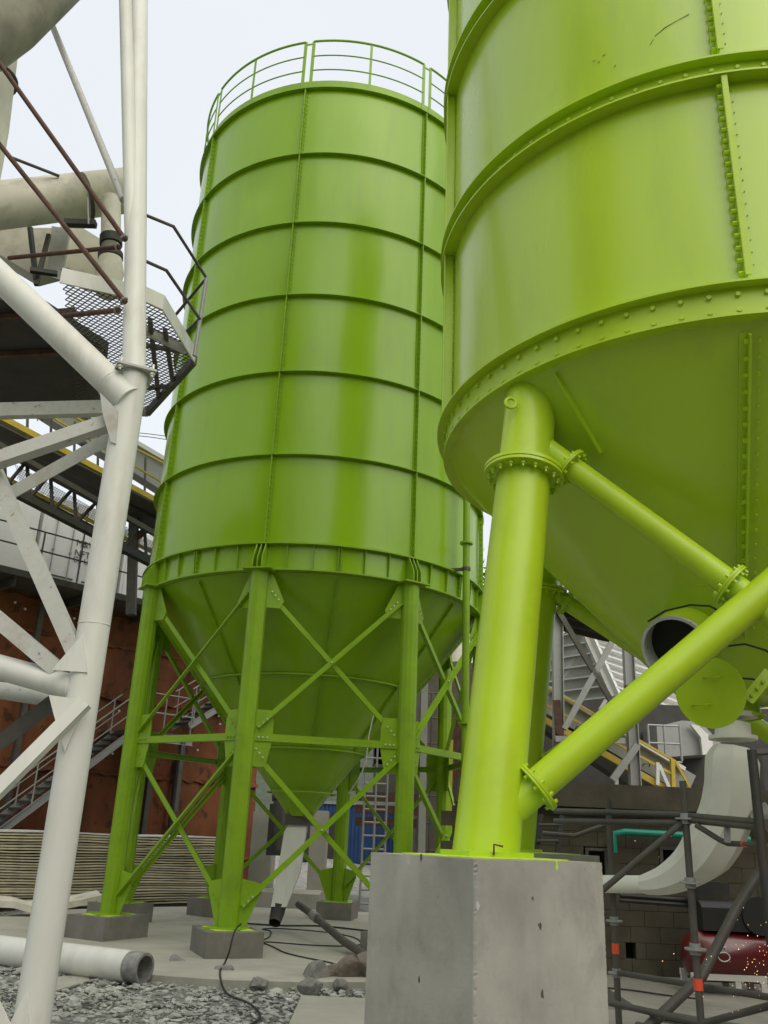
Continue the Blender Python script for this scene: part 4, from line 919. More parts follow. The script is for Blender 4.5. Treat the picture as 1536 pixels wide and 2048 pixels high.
b = MB(); b.prism([A, B, B+NA*1.9, A+NA*1.9], (0, 0, .06)); b.build('landing', M['galv_dk'], st, smooth=False)
b = MB(); b.channel(A-V((0, 0, .1)), B-V((0, 0, .1)), .06, .18, .012, UPZ, -1); b.build('landing_beam', M['galv'], st, smooth=False)
for q in (A+U*.1, (A+B)/2, B-U*.1):
    b = MB(); b.tube(q, q+V((0, 0, 1.05)), .02, n=8); b.build('baluster', M['galv'], st)
for z in (1.05, .55): b = MB(); b.tube(A+V((0, 0, z)), B+V((0, 0, z)), .018, n=8); b.build('handrail', M['galv'], st)
for q in (A+U*.3, B-U*.3): b = MB(); b.beam(V((q.x, q.y, GZ)), q, .12, .12, U); b.build('support_post', M['galv_dk'], st, smooth=False)
# conveyor gallery crossing behind the white column
cg = thing('conveyor', 'enclosed belt conveyor with yellow handrails sloping down behind the white column', 'conveyor', tuple(P(160, 950, 19)))
def cY(x, d=0): return 18.5+x/330*3.5+d
def cseg(name, m, x0, y0, x1, y1, w_, h_, d=0, par=None):
    sl_ = (y1-y0)/(x1-x0); xa, xb = -80, 430; ya, yb = y0+(xa-x0)*sl_, y0+(xb-x0)*sl_
    b = MB(); b.beam(P(xa, ya, cY(xa, d)), P(xb, yb, cY(xb, d)), w_, h_, UPZ); return b.build(name, m, par or cg, smooth=False)
cseg('casing', M['galv'], 150, 852, 320, 962, .35, .62, .3); cseg('roof_cover', M['cont'], 270, 893, 320, 922, .5, .12, .2)
cseg('handrail', M['yellow'], 95, 806, 325, 925, .045, .045, -.7); cseg('mid_rail', M['yellow'], 190, 885, 325, 965, .04, .04, -.7)
cseg('walkway_stringer', M['yellow'], 30, 850, 310, 1000, .10, .14, -.7); cseg('walkway_grating', M['galv_dk'], 120, 925, 310, 1020, .7, .03, -.5)
cseg('belly_beam', M['dark'], 0, 868, 310, 1040, .9, .42, .3)
cseg('truss_chord', M['galv_dk'], 60, 925, 300, 1062, .12, .12, -.6); cseg('truss_chord', M['dark'], 30, 985, 300, 1125, .2, .16, -.6); cseg('truss_chord', M['galv_dk'], 30, 975, 300, 1118, .12, .12, .9)
cseg('lower_rail', M['yellow'], 40, 970, 300, 1102, .07, .07, .5)
for k in range(9):
    x = -40+k*47; b = MB(); yb = 985+(x-30)*.519; yt = 925+(x-60)*.571
    b.beam(P(x, yt, cY(x, -.6)), P(x+4, yb, cY(x, -.6)), .07, .07, FR); b.beam(P(x+4, yb, cY(x, -.6)), P(x+47, yt+27, cY(x+47, -.6)), .06, .06, FR); b.build('truss_web', M['dark'], cg, smooth=False)
    b = MB(); b.beam(P(x, 880+(x-60)*.5, cY(x, -.7)), P(x+2, 800+(x-60)*.5, cY(x, -.7)), .05, .05, FR); b.build('rail_post', M['galv_dk'], cg, smooth=False)
b = MB(); 
for k in range(70):
    x = 30+k*4; y0 = 945+(x-60)*.56; b.beam(P(x, y0, cY(x, .2)), P(x+12, y0+34, cY(x+12, .2)), .012, .012, FR); b.beam(P(x+12, y0+7, cY(x+12, .2)), P(x, y0+28, cY(x, .2)), .012, .012, FR)
b.build('guard_mesh', M['galv'], cg, smooth=False)
for x, y in ((200, 905), (275, 950), (80, 842), (168, 893)):
    b = MB(); c_ = P(x, y, cY(x, .05)); b.poly([c_+V((-.06, 0, 0)), c_+V((-.06, -.05, .04)), c_+V((.06, -.05, .04)), c_+V((.06, 0, 0))], .014, 6); b.build('inspection_handle', M['ink'], cg)
b = MB(); b.beam(P(268, 1035, 21.5), P(262, 1230, 21.5), .22, .22, FR); b.build('support_leg', M['galv_dk'], cg, smooth=False)
b = MB(); b.beam(P(240, 1100, 21.5), P(300, 1055, 21.5), .12, .12, FR); b.build('support_strut', M['rod'], cg, smooth=False)

# ================================================================== CENTRE BACKGROUND (seen between the silo legs)
for (x0, x1, yb, yt, Y, lab) in ((494, 537, 1775, 1622, 24.5, 'square concrete column seen just right of the front middle leg'), (613, 647, 1772, 1620, 25.5, 'square concrete column standing behind the white spout')):
    a_, c_ = P(x0, yb, Y), P(x1, yb, Y); b = MB(); b.prism([V((a_.x, Y, GZ)), V((c_.x, Y, GZ)), V((c_.x, Y+1.2, GZ)), V((a_.x, Y+1.2, GZ))], (0, 0, P(x0, yt, Y).z-GZ)); one(b, 'concrete_column', M['conc_floor'], lab, 'column', 'columns behind the far silo', smooth=False)
a_, c_ = P(478, 1790, 22.8), P(640, 1790, 22.8); b = MB(); b.prism([V((a_.x, 22.8, GZ)), V((c_.x, 22.4, GZ)), V((c_.x, 24.2, GZ)), V((a_.x, 24.2, GZ))], (0, 0, .42)); one(b, 'concrete_kerb', M['conc_floor'], 'low concrete ledge in front of the square columns', 'ledge', smooth=False)
bc = thing('shipping_container', 'blue shipping container standing beyond the rear silo legs', 'container', tuple(P(700, 1735, 36)))
z0 = P(690, 1733, 36).z; a_, c_ = P(588, 1733, 36), P(792, 1733, 36); b = MB(); z1 = P(690, 1604, 36).z
b.prism([V((a_.x, 36, z0)), V((c_.x, 36, z0)), V((c_.x, 38.4, z0)), V((a_.x, 38.4, z0))], (0, 0, z1-z0)); b.build('box_body', M['blue'], bc, smooth=False)
for k in range(26): x = a_.x+(c_.x-a_.x)*(k+.5)/26; b = MB(); b.beam((x, 35.97, z0+.12), (x, 35.97, z1-.12), .07, .05, V((0, 1, 0))); b.build('corrugation', M['blue'], bc, smooth=False)
b = MB(); b.beam((a_.x, 35.94, z1-.05), (c_.x, 35.94, z1-.05), .1, .1, UPZ); b.build('top_rail', M['galv'], bc, smooth=False)
b = MB(); b.box(((a_.x+c_.x)/2-.9, 35.93, z0+1.0), (1.3, .04, 1.7)); b.build('door', M['dark'], bc, smooth=False)
def frame_scaffold(name, lab, x0, x1, y0, y1, Y, nx_, ny_, m, cat='scaffold', r=.028, grp=None):
    t = thing(name, lab, cat, tuple(P((x0+x1)/2, y1, Y)), grp)
    for i in range(nx_+1):
        x = x0+(x1-x0)*i/nx_; a_ = P(x, y1, Y); b_ = P(x, y0, Y); b = MB(); b.tube((a_.x, Y, a_.z), (a_.x, Y, b_.z), r, n=8); b.build('standard', m, t)
    zA_, zB_ = P(x0, y1, Y).z, P(x0, y0, Y).z; xa, xb = P(x0, y1, Y).x, P(x1, y1, Y).x
    for i in range(ny_+1):
        z = zA_+(zB_-zA_)*i/ny_; b = MB(); b.tube((xa, Y, z), (xb, Y, z), r*.8, n=8); b.build('ledger', m, t)
    return t
frame_scaffold('scaffold', 'grey tube scaffold grid in front of the blue container', 718, 765, 1490, 1835, 22.5, 2, 13, M['galv'])
frame_scaffold('scaffold', 'tube frame with shelves behind the right silo legs', 835, 905, 1385, 1700, 24, 3, 6, M['galv_dk'])
b = MB(); b.beam(P(850, 1345, 21.5), P(842, 1760, 21.5), .16, .16, FR); one(b, 'steel_post', M['galv'], 'pale grey steel post standing right of the third silo leg', 'post', smooth=False)
b = MB(); b.beam(P(915, 1440, 23), P(905, 1760, 23), .22, .22, FR); one(b, 'steel_post', M['rod'], 'brown rusty post left of the thick lime leg', 'post', smooth=False)
b = MB(); b.beam(P(899, 1400, 22), P(893, 1660, 22), .07, .07, FR); b.beam(P(904, 1480, 22), P(900, 1660, 22), .06, .06, FR); one(b, 'ladder_rail', M['yellow'], 'pair of yellow uprights seen beside the rear right leg', 'ladder', smooth=False)
b = MB(); b.tube(P(560, 1600, 22.3), P(563, 1700, 22.3), .16, n=20); b.tube(P(545, 1592, 22.3), P(575, 1592, 22.3), .12, n=16); one(b, 'pump', M['galv_dk'], 'dark pump with round housing behind the hopper outlet', 'pump')
b = MB(); b.box(P(575, 1660, 23.5), (.9, .8, 1.2)); b.tube(P(575, 1625, 23.0), P(590, 1640, 23.0), .3, n=20); one(b, 'motor', M['dark'], 'dark motor unit between the two concrete columns', 'motor')
b = MB(); b.box(P(800, 1540, 26), (1.5, 1.0, 1.3)); b.box(P(795, 1500, 26), (1.4, 1.0, .9)); one(b, 'control_cabinet', M['galv_dk'], 'grey equipment cabinet behind the scaffold grid', 'cabinet', smooth=False)
b = MB(); b.box(P(775, 1620, 29), (2.0, .3, .25)); b.box(P(775, 1645, 29), (2.0, .3, .25)); b.box(P(775, 1595, 29), (2.0, .3, .25)); one(b, 'timber_stack', M['rod'], 'brown stacked timbers behind the scaffold grid', 'timber', smooth=False)
# hose and cables on the slab
hs = [P(600, 1760, 17.2), P(628, 1788, 16.2), P(655, 1808, 15.3), P(690, 1832, 14.4), P(730, 1856, 13.6), P(790, 1875, 12.8)]
for i, q in enumerate(hs): q.z = [.42, .34, .25, .14, .07, .06][i]
b = MB(); b.poly(hs, .058, 12); ho = one(b, 'grey_hose', M['galv_dk'], 'thick grey hose running from the spout to behind the pedestal', 'hose')
b = MB(); b.tube(hs[1], hs[1]+(hs[2]-hs[1])*.35, .078, n=16); b.build('coupling', M['bare'], ho)
def sm(pts, n_=8):
    pts = [V(p) for p in pts]; P_ = [pts[0]]+pts+[pts[-1]]; out_ = []
    for i in range(1, len(P_)-2):
        for k in range(n_):
            t = k/n_; a, b_, c, d = P_[i-1], P_[i], P_[i+1], P_[i+2]
            out_.append(.5*((2*b_)+(c-a)*t+(2*a-5*b_+4*c-d)*t*t+(3*b_-a-3*c+d)*t*t*t))
    return out_+[pts[-1]]
def cable(pts, lab, r=.012): b = MB(); b.poly(sm([G(x, y, r) for x, y in pts]), r*.8, 6); one(b, 'cable', M['black'], lab, 'cable', 'black cables on the slab')
cable([(495, 1847), (560, 1851), (640, 1852), (730, 1861), (780, 1868)], 'pair of taut black cables lying farthest back on the slab', .02)
cable([(520, 1882), (538, 1874), (541, 1862), (525, 1858), (560, 1857), (650, 1864), (705, 1874), (722, 1886), (700, 1892), (620, 1890), (540, 1884), (524, 1886)], 'black cable laid in a long loop beside the front footing')
cable([(522, 1884), (545, 1893), (570, 1905), (610, 1915), (660, 1925), (702, 1938)], 'black cable curving from the front footing towards the rocks')
b = MB(); cp = [P(482, 1848, 13.0), P(472, 1858, 12.7), P(466, 1872, 12.6), P(458, 1905, 12.55)]; cp += [G(450, 1925, .01), G(440, 1945, .02), G(452, 1985, GZ+.09), G(500, 2008, GZ+.09), G(520, 2035, GZ+.09), G(480, 2060, GZ+.09)]
b.poly(sm(cp), .012, 6); one(b, 'cable', M['black'], 'black cable draped over the front footing and down onto the gravel', 'cable')

# ================================================================== RIGHT BACKGROUND
WY = 13.15
bw = thing('block_wall', 'dirty shade-darkened concrete block wall with small openings behind the pedestal', 'wall', (5, WY, 0))
zt = P(1300, 1622, WY).z
ops = [((1170, 1700), (1216, 1752)), ((1318, 1698), (1366, 1738)), ((1251, 1886), (1273, 1906))]
wx0, wx1 = 1.2, 10.5; ob_ = []
for (a_, c_) in ops:
    p, q = P(*a_, WY), P(*c_, WY); ob_.append((p.x, q.x, q.z, p.z))
# wall of courses with real openings
cell = .2; b = MB(); nzc = int(zt/.2)+1
mj = MB()
for j in range(nzc):
    z0 = j*.2; z1 = min(z0+.195, zt); x = wx0-(.2 if j % 2 else 0)
    while x < wx1:
        xa, xb = x, x+.394; x += .4
        segs = [(xa, xb)]
        for (o0, o1, p0, p1) in ob_:
            if z1 > p0+.02 and z0 < p1-.02:
                ns2 = []
                for (s0, s1) in segs:
                    if s1 <= o0 or s0 >= o1: ns2.append((s0, s1))
                    else:
                        if s0 < o0-.02: ns2.append((s0, o0))
                        if s1 > o1+.02: ns2.append((o1, s1))
                segs = ns2
        for (s0, s1) in segs:
            dy = random.uniform(-.004, .004); b.prism([V((s0, WY+dy, z0)), V((s1, WY+dy, z0)), V((s1, WY+.19, z0)), V((s0, WY+.19, z0))], (0, 0, z1-z0))
b.build('blocks', M['block'], bw, smooth=False)
b = MB(); b.box(((wx0+wx1)/2, WY+.45, zt/2-.01), (wx1-wx0, .3, zt-.02)); b.build('mortar_core', M['mortar'], bw, smooth=False)
b = MB(); b.box(((wx0+wx1)/2, WY+.1, zt+.17), (wx1-wx0, .6, .32)); b.build('cap_beam', M['block'], bw, smooth=False)
for (o0, o1, p0, p1) in ob_[:2]:
    b = MB(); 
    for q in ((o0, o0+.04), (o1-.04, o1)): b.box(((q[0]+q[1])/2, WY-.01, (p0+p1)/2), (.04, .05, p1-p0))
    b.box(((o0+o1)/2, WY-.01, p1+.015), (o1-o0, .05, .04)); b.build('opening_frame', M['galv_dk'], bw, smooth=False)
tp = [P(1228, 1705, 12.95), P(1228, 1668, 12.95), P(1250, 1664, 12.95), P(1375, 1671, 12.9), P(1500, 1680, 12.8)]
b = MB(); b.poly(tp, .048, 14); one(b, 'teal_pipe', M['teal'], 'bright teal plastic pipe running along the dark block wall', 'pipe')
b = MB()
for y_ in (1790, 1800): b.tube(P(1240, y_, 12.6), P(1400, y_+12, 12.6), .03, n=8)
one(b, 'wall_conduit', M['dark'], 'pair of dark conduits low on the block wall', 'conduit')
# ladder behind the lime leg
ld = thing('ladder', 'short dark steel ladder leaning behind the foot of the lime leg', 'ladder', tuple(P(1080, 1740, 10.5)))
for a_, c_ in (((1068, 1735), (1082, 1630)), ((1112, 1735), (1124, 1632))): b = MB(); b.beam(P(*a_, 10.5), P(*c_, 10.7), .05, .05, FR); b.build('rail', M['dark'], ld, smooth=False)
for y_ in (1650, 1682, 1714): b = MB(); b.tube(P(1078-(y_-1650)*.13, y_, 10.55), P(1121-(y_-1650)*.12, y_, 10.55), .016, n=8); b.build('rung', M['galv_dk'], ld)
b = MB(); b.poly([P(1085, 1667, 10.2), P(1150, 1672, 10.2), P(1210, 1650, 10.2)], .025, 8); one(b, 'stay_pipe', M['galv_dk'], 'bent grey tube between the ladder and the scaffold', 'tube')
# cream duct below the near silo
dk = thing('dust_duct', 'cream faceted sheet metal duct curving down and left under the near silo', 'duct', tuple(P(1465, 1440, 6.35)))
pth = [P(1466, 1496, 6.35), P(1464, 1535, 6.35), P(1462, 1580, 6.38), P(1450, 1635, 6.45), P(1424, 1688, 6.55), P(1385, 1730, 6.7), P(1335, 1758, 6.85), P(1285, 1769, 7.0)]
b = MB(); b.tube(P(1466, 1445, 6.35), P(1466, 1475, 6.35), .115, .125, n=32); b.build('neck', M['duct'], dk)
b = MB(); c_ = P(1466, 1476, 6.35); b.tube(c_+V((0, 0, -.012)), c_+V((0, 0, .012)), .165, n=32); c_ = P(1468, 1432, 6.35); b.tube(c_+V((0, 0, -.012)), c_+V((0, 0, .02)), .16, n=32); b.build('duct_flange', M['duct'], dk)
b = MB(); q = sm(pth, 6); rr = [.13+.05*min(1, i/4) if i < 26 else .18-(.115*(i-26)/(len(q)-27)) for i in range(len(q))]
b.poly(q, .17, 8, radii=rr, rot=.35); b.build('faceted_elbow', M['duct'], dk, angle=25)
b = MB(); b.tube(q[-1], P(1060, 1766, 7.4), .062, n=24); b.build('outlet_pipe', M['duct'], dk)
b = MB(); c_ = P(1500, 1640, 6.3); b.tube(c_, c_+V((.13, -.02, .05)), .05, .075, n=20); b.build('side_port', M['galv'], dk)
# scaffold in the right foreground
sf = thing('scaffold', 'dark tube scaffold with ring discs and orange tape in the lower right corner', 'scaffold', tuple(P(1390, 1900, 5.6).xy)+(0,))
def post(x, y, Y, zt_, r=.021, m=M['galv_dk'], name='standard'): p = P(x, y, Y); b = MB(); b.tube((p.x, p.y, 0.004), (p.x, p.y, zt_), r, n=16); b.build(name, m, sf); return p
pA = post(1388, 1860, 5.6, P(1368, 1562, 5.6).z); pB = post(1231, 1900, 7.2, P(1225, 1600, 7.2).z, .024); pC = post(1524, 1700, 5.0, P(1512, 1500, 5.0).z, .026, M['dark'])
def stb(a_, c_, r=.019, m=M['galv_dk'], name='ledger'): b = MB(); b.tube(P(*a_), P(*c_), r, n=14); return b.build(name, m, sf)
stb((1110, 1622, 6.4), (1370, 1629, 5.6)); stb((1110, 1642, 6.4), (1372, 1646, 5.6)); stb((1368, 1642, 5.6), (1196, 1788, 5.75), name='diagonal')
stb((1380, 1640, 5.58), (1535, 1656, 5.0), .02); stb((1380, 1632, 5.58), (1535, 1646, 5.0), .02)
b = MB(); b.poly([P(1392, 1650, 5.5), P(1440, 1680, 5.4), P(1456, 1687, 5.35), P(1532, 1690, 5.05)], .016, 10); b.build('lower_tube', M['galv_dk'], sf)
b = MB(); b.beam(P(1454, 1650, 5.3), P(1455, 1685, 5.3), .035, .01, FR); b.build('slotted_plate', M['galv'], sf, smooth=False)
stb((1238, 1946, 7.1), (1560, 1998, 5.4)); stb((1205, 2002, 6.2), (1400, 2046, 5.6)); stb((1402, 2048, 5.6), (1560, 2006, 5.0))
b = MB(); b.poly([P(1560, 1680, 6.4), P(1477, 1809, 6.2), P(1404, 1952, 6.0), P(1338, 2015, 5.95), P(1290, 2060, 5.9)], .032, 16); b.build('diagonal', M['galv_dk'], sf)
for (p, ys, Y) in ((pA, (1638, 1766, 1898), 5.6), (pB, (1842, 1946), 7.2)):
    for y_ in ys:
        z = P(1388 if p is pA else 1231, y_, Y).z; b = MB(); b.tube((p.x, p.y, z-.005), (p.x, p.y, z+.005), .062, n=20); b.tube((p.x, p.y, z-.03), (p.x, p.y, z+.03), .031, n=16); b.build('ring_disc', M['galv'], sf)
for (p, y_, x_, Y, h_) in ((pA, 1969, 1396, 5.6, .03), (pB, 1897, 1228, 7.2, .035)):
    z = P(x_, y_, Y).z; b = MB(); b.tube((p.x, p.y, z-h_), (p.x, p.y, z+h_), .0262, n=16); b.build('orange_tape', M['orange'], sf)
b = MB(); b.tube(P(1486, 1688, 5.23), P(1497, 1689, 5.19), .018, n=12); b.build('orange_tape', M['orange'], sf)
for i, (a_, c_, r, lab) in enumerate((((1272, 2000, 9.2), (1420, 2022, 8.6), .05, 'short blue grey pipe end lying on the floor under the scaffold'), ((1300, 1988, 10.0), (1580, 1995, 9.0), .045, 'long grey pipe lying on the floor in front of the compressor'), ((1280, 2018, 8.6), (1370, 2055, 8.0), .04, 'dark pipe lying crosswise on the floor under the scaffold'))):
    p, q = P(*a_), P(*c_); p.z = q.z = r+.004; b = MB(); b.tube(p, q, r, n=20, hollow=.01); one(b, 'steel_pipe', M['galv_dk'], lab, 'pipe', 'pipes on the yard floor')
b = MB(); b.poly(sm([G(1205, 1975, .01), G(1260, 1980, .01), G(1330, 1990, .01), G(1400, 1998, .01)]), .01, 6); one(b, 'cable', M['black'], 'thin black cable on the floor right of the tall pedestal', 'cable')
# red air compressor
cc_ = G(1450, 1985, 0); Yc = cc_.y
cm = thing('air_compressor', 'red air compressor tank with black motor on a white stand', 'compressor', tuple(cc_))
L0, L1 = P(1362, 1905, Yc), P(1560, 1912, Yc); zc = L0.z-.02; r = .29
b = MB(); prof = []; pts_ = []; rad = []
for t, rr_ in ((0, .02), (.02, .12), (.06, .2), (.13, .26), (.2, r)): pts_.append(V((L0.x+t, Yc, zc))); rad.append(rr_)
for t, rr_ in ((.2, r), (.13, .26), (.06, .2), (.02, .12), (0, .02)): pts_.append(V((L1.x-t, Yc, zc))); rad.append(rr_)
b.poly(pts_, r, 32, radii=rad); b.build('tank', M['red'], cm)
b = MB(); b.box((L0.x+.55, Yc, zc+.42), (.62, .34, .26)); b.tube((L0.x+.25, Yc, zc+.45), (L0.x+.9, Yc, zc+.45), .17, n=24); b.tube((L0.x+.95, Yc-.1, zc+.48), (L0.x+.95, Yc-.2, zc+.48), .22, n=28); b.build('motor', M['black'], cm)
sx0, sx1 = L0.x+.08, P(1516, 1990, Yc).x; b = MB(); zt2 = zc-r+.06
for x in (sx0, (sx0+sx1)/2+.1, sx1):
    for y_ in (-.2, .2): b.box((x, Yc+y_, zt2/2), (.07, .05, zt2))
for y_ in (-.2, .2): b.box(((sx0+sx1)/2, Yc+y_, zt2+.02), (sx1-sx0+.08, .06, .07))
b.build('stand', M['cont'], cm, smooth=False)
b = MB(); b.poly([(L0.x+.42+.07*math.cos(t), Yc-r-.004, zc+.02+.05*math.sin(t)) for t in [j*PI/8 for j in range(16)]], .006, 6, closed=True); b.build('emblem', M['cont'], cm)
text('100 kg', .04, (L0.x+.35, Yc-r-.002, zc+.12), (1, 0, 0), UPZ, M['cont'], cm, 'lettering')
text('AIR', .07, (L0.x+.62, Yc-r-.002, zc), (1, 0, 0), UPZ, M['cont'], cm, 'lettering') if False else None
b = MB(); b.tube(P(1420, 1815, 12.4), P(1418, 1762, 12.4), .24, n=24); one(b, 'drum', M['dark'], 'dark drum against the block wall above the compressor', 'drum')
# grinding sparks drifting through the right foreground
b = MB()
for k in range(66):
    if k < 48: x = 1536-abs(random.gauss(0, 38)); y = random.gauss(1925, 38)
    elif k < 58: x = 1536-abs(random.gauss(0, 80)); y = random.uniform(1900, 2048)
    else: x = random.uniform(1150, 1536); y = random.uniform(1660, 2048)
    b.stonev(P(x, y, random.uniform(4.3, 5.6)), random.choice((.0010, .0014, .0024 if k > 120 else .0016)), (1, 1, random.uniform(1, 2)))
o = b.build('sparks', M['spark'], loc=(0, 0, 0)); o['kind'] = 'stuff'
# steel frame, canopy and conveyor beyond the wall
fr_ = thing('steel_structure', 'grey steel frame with rust patches and a dark canopy behind the near silo', 'steel frame', tuple(P(1180, 1590, 19)))
def icol(x0, y0, x1, y1, Y, w_=.2):
    A, B = P(x0, y0, Y), P(x1, y1, Y); b = MB(); b.beam(A, B, w_, .015, V((0, 1, 0))); 
    for q in (-1, 1): o_ = V((q*w_/2, 0, 0)); b.beam(A+o_, B+o_, .02, w_, V((0, 1, 0)))
    b.build('column', M['galv'], fr_, smooth=False)
icol(1114, 1130, 1118, 1600, 19); icol(1250, 1180, 1272, 1600, 19)
for a_, c_ in (((1112, 1500), (1120, 1470)), ((1255, 1370), (1265, 1440)), ((1113, 1400), (1120, 1470))):
    b = MB(); b.beam(P(*a_, 18.87), P(*c_, 18.87), .17, .012, V((0, 1, 0))); b.build('rust_patch', M['rod'], fr_, smooth=False)
for a_, c_, m_, w_ in (((1112, 1215), (1240, 1432), M['galv_dk'], .11), ((1242, 1252), (1128, 1458), M['galv'], .12), ((1110, 1478), (1250, 1482), M['galv'], .12), ((1275, 1490), (1225, 1560), M['galv'], .14)):
    b = MB(); b.beam(P(*a_, 18.9), P(*c_, 18.9), w_, .1, V((0, 1, 0))); b.build('brace', m_, fr_, smooth=False)
zc_ = P(1150, 1215, 19.5).z; b = MB(); a_, c_ = P(1040, 1200, 19.5), P(1290, 1200, 19.5)
b.prism([V((a_.x, 19.5, zc_+.25)), V((c_.x, 19.5, zc_-.35)), V((c_.x+.2, 21.4, zc_-.35)), V((a_.x, 21.4, zc_+.25))], (0, 0, .12)); b.build('canopy_roof', M['dark'], fr_, smooth=False)
b = MB(); b.beam(V((a_.x, 19.45, zc_+.3)), V((c_.x, 19.45, zc_-.3)), .08, .26, UPZ); b.build('fascia', M['galv_dk'], fr_, smooth=False)
for k in range(3): y_ = 19.9+k*.6; b = MB(); b.beam(V((a_.x, y_, zc_+.15)), V((c_.x, y_, zc_-.45)), .06, .12, UPZ); b.build('purlin', M['galv_dk'], fr_, smooth=False)
# slatted white aggregate bin
TL, TC_, TR = P(1070, 1282, 31), P(1172, 1262, 28), P(1440, 1345, 34); BL, BC_, BR = P(1098, 1408, 30.5), P(1230, 1392, 28.4), P(1420, 1465, 32.5)
ab = thing('aggregate_bin', 'white slatted aggregate bin tapering downwards behind the steel frame', 'bin', tuple(BC_))
def loft(p0, p1, p2, p3, n_, name, m):
    b = MB(); nrm = (p1-p0).cross(p3-p0).normalized()
    if nrm.y > 0: nrm = -nrm
    b.add([p0, p1, p2, p3, p0-nrm*.1, p1-nrm*.1, p2-nrm*.1, p3-nrm*.1], [(0, 1, 2, 3), (7, 6, 5, 4)])
    b.build(name, m, ab, smooth=False)
    for k in range(n_+1):
        t = k/n_; A, B = p0+(p3-p0)*t, p1+(p2-p1)*t; b = MB(); b.prism([A, B, B+nrm*.22, A+nrm*.22], (0, 0, -.05)); b.build('slat', m, ab, smooth=False)
    for q0, q1 in ((p0, p3), (p1, p2)): b = MB(); b.beam(q0+nrm*.1, q1+nrm*.1, .14, .2, nrm); b.build('corner_post', m, ab, smooth=False)
loft(TL, TC_, BC_, BL, 6, 'side_wall', M['white_old']); loft(TC_, TR, BR, BC_, 8, 'side_wall', M['cont'])
# sloping conveyor on the right
c2 = thing('conveyor', 'grey belt conveyor with yellow rails sloping down to the right behind the lime brace', 'conveyor', tuple(P(1300, 1520, 19.5)))
def c2s(name, m, x0, y0, x1, y1, w_, h_, Y=20): b = MB(); b.beam(P(x0, y0, Y), P(x1, y1, Y), w_, h_, UPZ); b.build(name, m, c2, smooth=False)
c2s('casing', M['galv'], 1090, 1405, 1375, 1573, .5, .5, 20.2); c2s('roof_cover', M['cont'], 1090, 1378, 1362, 1540, .6, .08, 20.1)
c2s('handrail', M['yellow'], 1090, 1372, 1351, 1523, .05, .05, 19.6); c2s('handrail', M['yellow'], 1351, 1523, 1390, 1594, .05, .05, 19.6)
c2s('mid_rail', M['yellow'], 1090, 1408, 1351, 1552, .05, .05, 19.6); c2s('walkway_stringer', M['yellow'], 1090, 1440, 1350, 1588, .08, .13, 19.6)
c2s('rail_post', M['yellow'], 1344, 1518, 1347, 1592, .12, .08, 19.6); c2s('belly_beam', M['dark'], 1090, 1450, 1340, 1612, .5, .3, 20.2)
for a_, c_ in (((1315, 1525), (1315, 1570)), ((1318, 1530), (1345, 1592)), ((1200, 1420), (1212, 1400)), ((1233, 1546), (1233, 1596))): c2s('white_stay', M['cont'], *a_, *c_, .07, .07, 19.5)
for x, y in ((1158, 1458), (1292, 1532)):
    b = MB(); c_ = P(x, y, 19.92); b.poly([c_+V((-.07, 0, 0)), c_+V((-.07, -.05, .04)), c_+V((.07, -.05, .04)), c_+V((.07, 0, 0))], .015, 6); b.build('inspection_handle', M['ink'], c2)
# drive housing, railing, pale building
dh = thing('drive_housing', 'blue grey machine housing with a white slanted end left of the cream duct', 'machine', tuple(P(1360, 1515, 24)))
b = MB(); b.plate([P(x, y, 24) for x, y in ((1296, 1460), (1345, 1448), (1380, 1450), (1420, 1490), (1420, 1512), (1300, 1520))], 1.5); b.build('body', M['galv'], dh, smooth=False)
b = MB(); b.plate([P(x, y, 23.1) for x, y in ((1380, 1449), (1396, 1452), (1424, 1478), (1424, 1508), (1404, 1510), (1400, 1475))], .12); b.build('end_plate', M['cont'], dh, smooth=False)
frame_scaffold('guardrail', 'light tube guardrail in front of the machine housing', 1300, 1364, 1450, 1522, 22, 2, 2, M['galv'], 'guardrail', .03)
b = MB(); a_, c_ = P(1476, 1412, 27), P(1700, 1412, 27); b.prism([V((a_.x, 27, GZ)), V((c_.x, 27, GZ)), V((c_.x, 33, GZ)), V((a_.x, 33, GZ))], (0, 0, a_.z-GZ)); bl = one(b, 'building', M['wallpale'], 'pale clad building at the right edge behind the cream duct', 'building', smooth=False)
b = MB(); b.plate([P(1472, 1402, 26.9), P(1700, 1385, 26.9), P(1700, 1412, 26.9), P(1472, 1420, 26.9)], .3); b.build('roof_edge', M['cont'], bl, smooth=False)
b = MB(); b.beam(P(1512, 1500, 18), P(1520, 1600, 18), .18, .1, FR); b.beam(P(1505, 1505, 18), P(1600, 1500, 18), .1, .12, FR); one(b, 'door_frame', M['dark'], 'dark steel frame standing before the pale building', 'frame', smooth=False)
# clutter of dark plant behind the wall and the legs
b = MB(); a_ = P(1080, 1560, 24); b.box((a_.x+2.5, 25.5, 2.6), (9, 2, 5.5)); one(b, 'plant_room', M['dark'], 'dark plant room in the shade under the right conveyor', 'building', smooth=False)
b = MB(); a_ = P(880, 1500, 33); b.box((a_.x+2.9, 34.5, 4), (7.5, 3, 8.5)); one(b, 'plant_room', M['block'], 'tall dark shed far behind the right silo legs', 'building', smooth=False)
b = MB(); a_, c_ = P(865, 1285, 28), P(990, 1200, 28); b.tube(P(915, 1330, 26), P(915, 1255, 26), .55, n=32); b.tube(P(915, 1255, 26), P(915, 1240, 26), .55, .3, n=32); one(b, 'tank', M['beige'], 'cream round tank peeking out beside the fill pipe', 'tank')
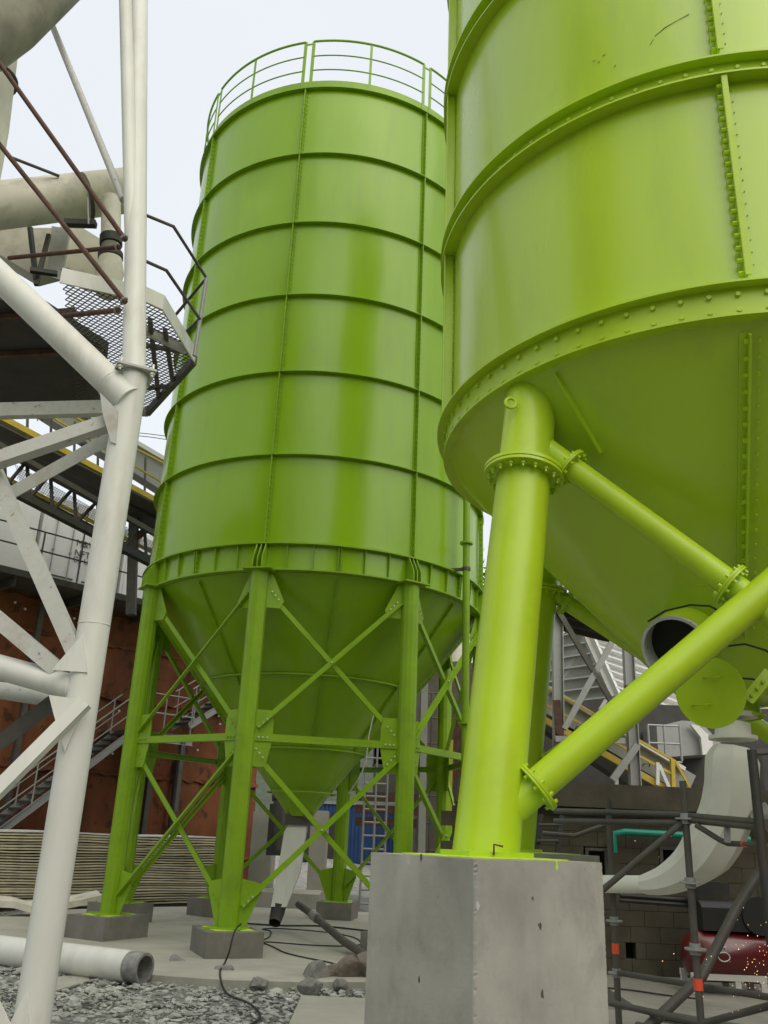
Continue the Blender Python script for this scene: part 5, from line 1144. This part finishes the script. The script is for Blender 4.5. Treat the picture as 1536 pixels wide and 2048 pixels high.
# wooded hillside
b = MB(); nx, ny = 70, 16; vs = []
for j in range(ny+1):
    for i in range(nx+1):
        x = -70+160*i/nx; y = 58+40*j/ny; h_ = (13 if x > -20 else 6)*math.sin(min(1, j/ny*1.3)*PI/2)*(1+.15*math.sin(x*.2)); vs.append((x, y, GZ+h_+random.uniform(-.5, .5)*min(1, j)))
b.add(vs, [(j*(nx+1)+i, j*(nx+1)+i+1, (j+1)*(nx+1)+i+1, (j+1)*(nx+1)+i) for j in range(ny) for i in range(nx)]); struct(b, 'hillside', M['leaf'], loc=(0, 0, 0))
def tree(x, Y, h_, r, lab):
    z0 = GZ; t = thing('tree', lab, 'tree', (x, Y, z0), 'trees beyond the plant'); b = MB(); b.poly([(x, Y, z0), (x+.2, Y, z0+h_*.5), (x, Y, z0+h_*.9)], .3, 10, radii=[.35, .22, .05])
    tips = []
    for k in range(16):
        u = random.uniform(0, 6.28); zz = z0+h_*random.uniform(.4, .95); q = V((x+math.cos(u)*r*random.uniform(.5, 1), Y+math.sin(u)*r*random.uniform(.5, 1), zz+random.uniform(.3, 1.5))); b.poly([(x, Y, zz-1), q], .06, 6, radii=[.1, .02]); tips.append(q)
    b.build('trunk', M['bark'], t); c = MB()
    for q in tips:
        for k in range(170):
            p = q+V((random.gauss(0, .75), random.gauss(0, .75), random.gauss(0, .55))); a = V((random.gauss(0, 1), random.gauss(0, 1), random.gauss(0, 1))).normalized()*.16; d_ = V((random.gauss(0, 1), random.gauss(0, 1), random.gauss(0, 1))).normalized()*.1
            o_ = len(c.v); c.v += [tuple(p-a), tuple(p+d_), tuple(p+a), tuple(p-d_)]; c.f.append((o_, o_+1, o_+2, o_+3))
    c.build('crown', M['leaf'], t, smooth=False)
for (px, py, Y, r, lab) in ((1175, 1175, 44, 3.2, 'leafy tree showing above the dark canopy'), (975, 1120, 46, 3, 'dark tree in the gap between the two silos')):
    p = P(px, py, Y); tree(p.x, Y, p.z-GZ, r, lab)
# overhead cables to the left of the far silo
for k, (y0, y1) in enumerate(((868, 880), (874, 888))):
    b = MB(); b.poly([P(200, y0-10, 38), P(300, y0, 38), P(420, y1+4, 38)], .02, 5); one(b, 'overhead_wire', M['galv_dk'], ['upper thin wire crossing the sky left of the far silo', 'lower thin wire crossing the sky left of the far silo'][k], 'wire')
for o in sc.objects:
    for q in ('_o', '_m'):
        if q in o: del o[q]
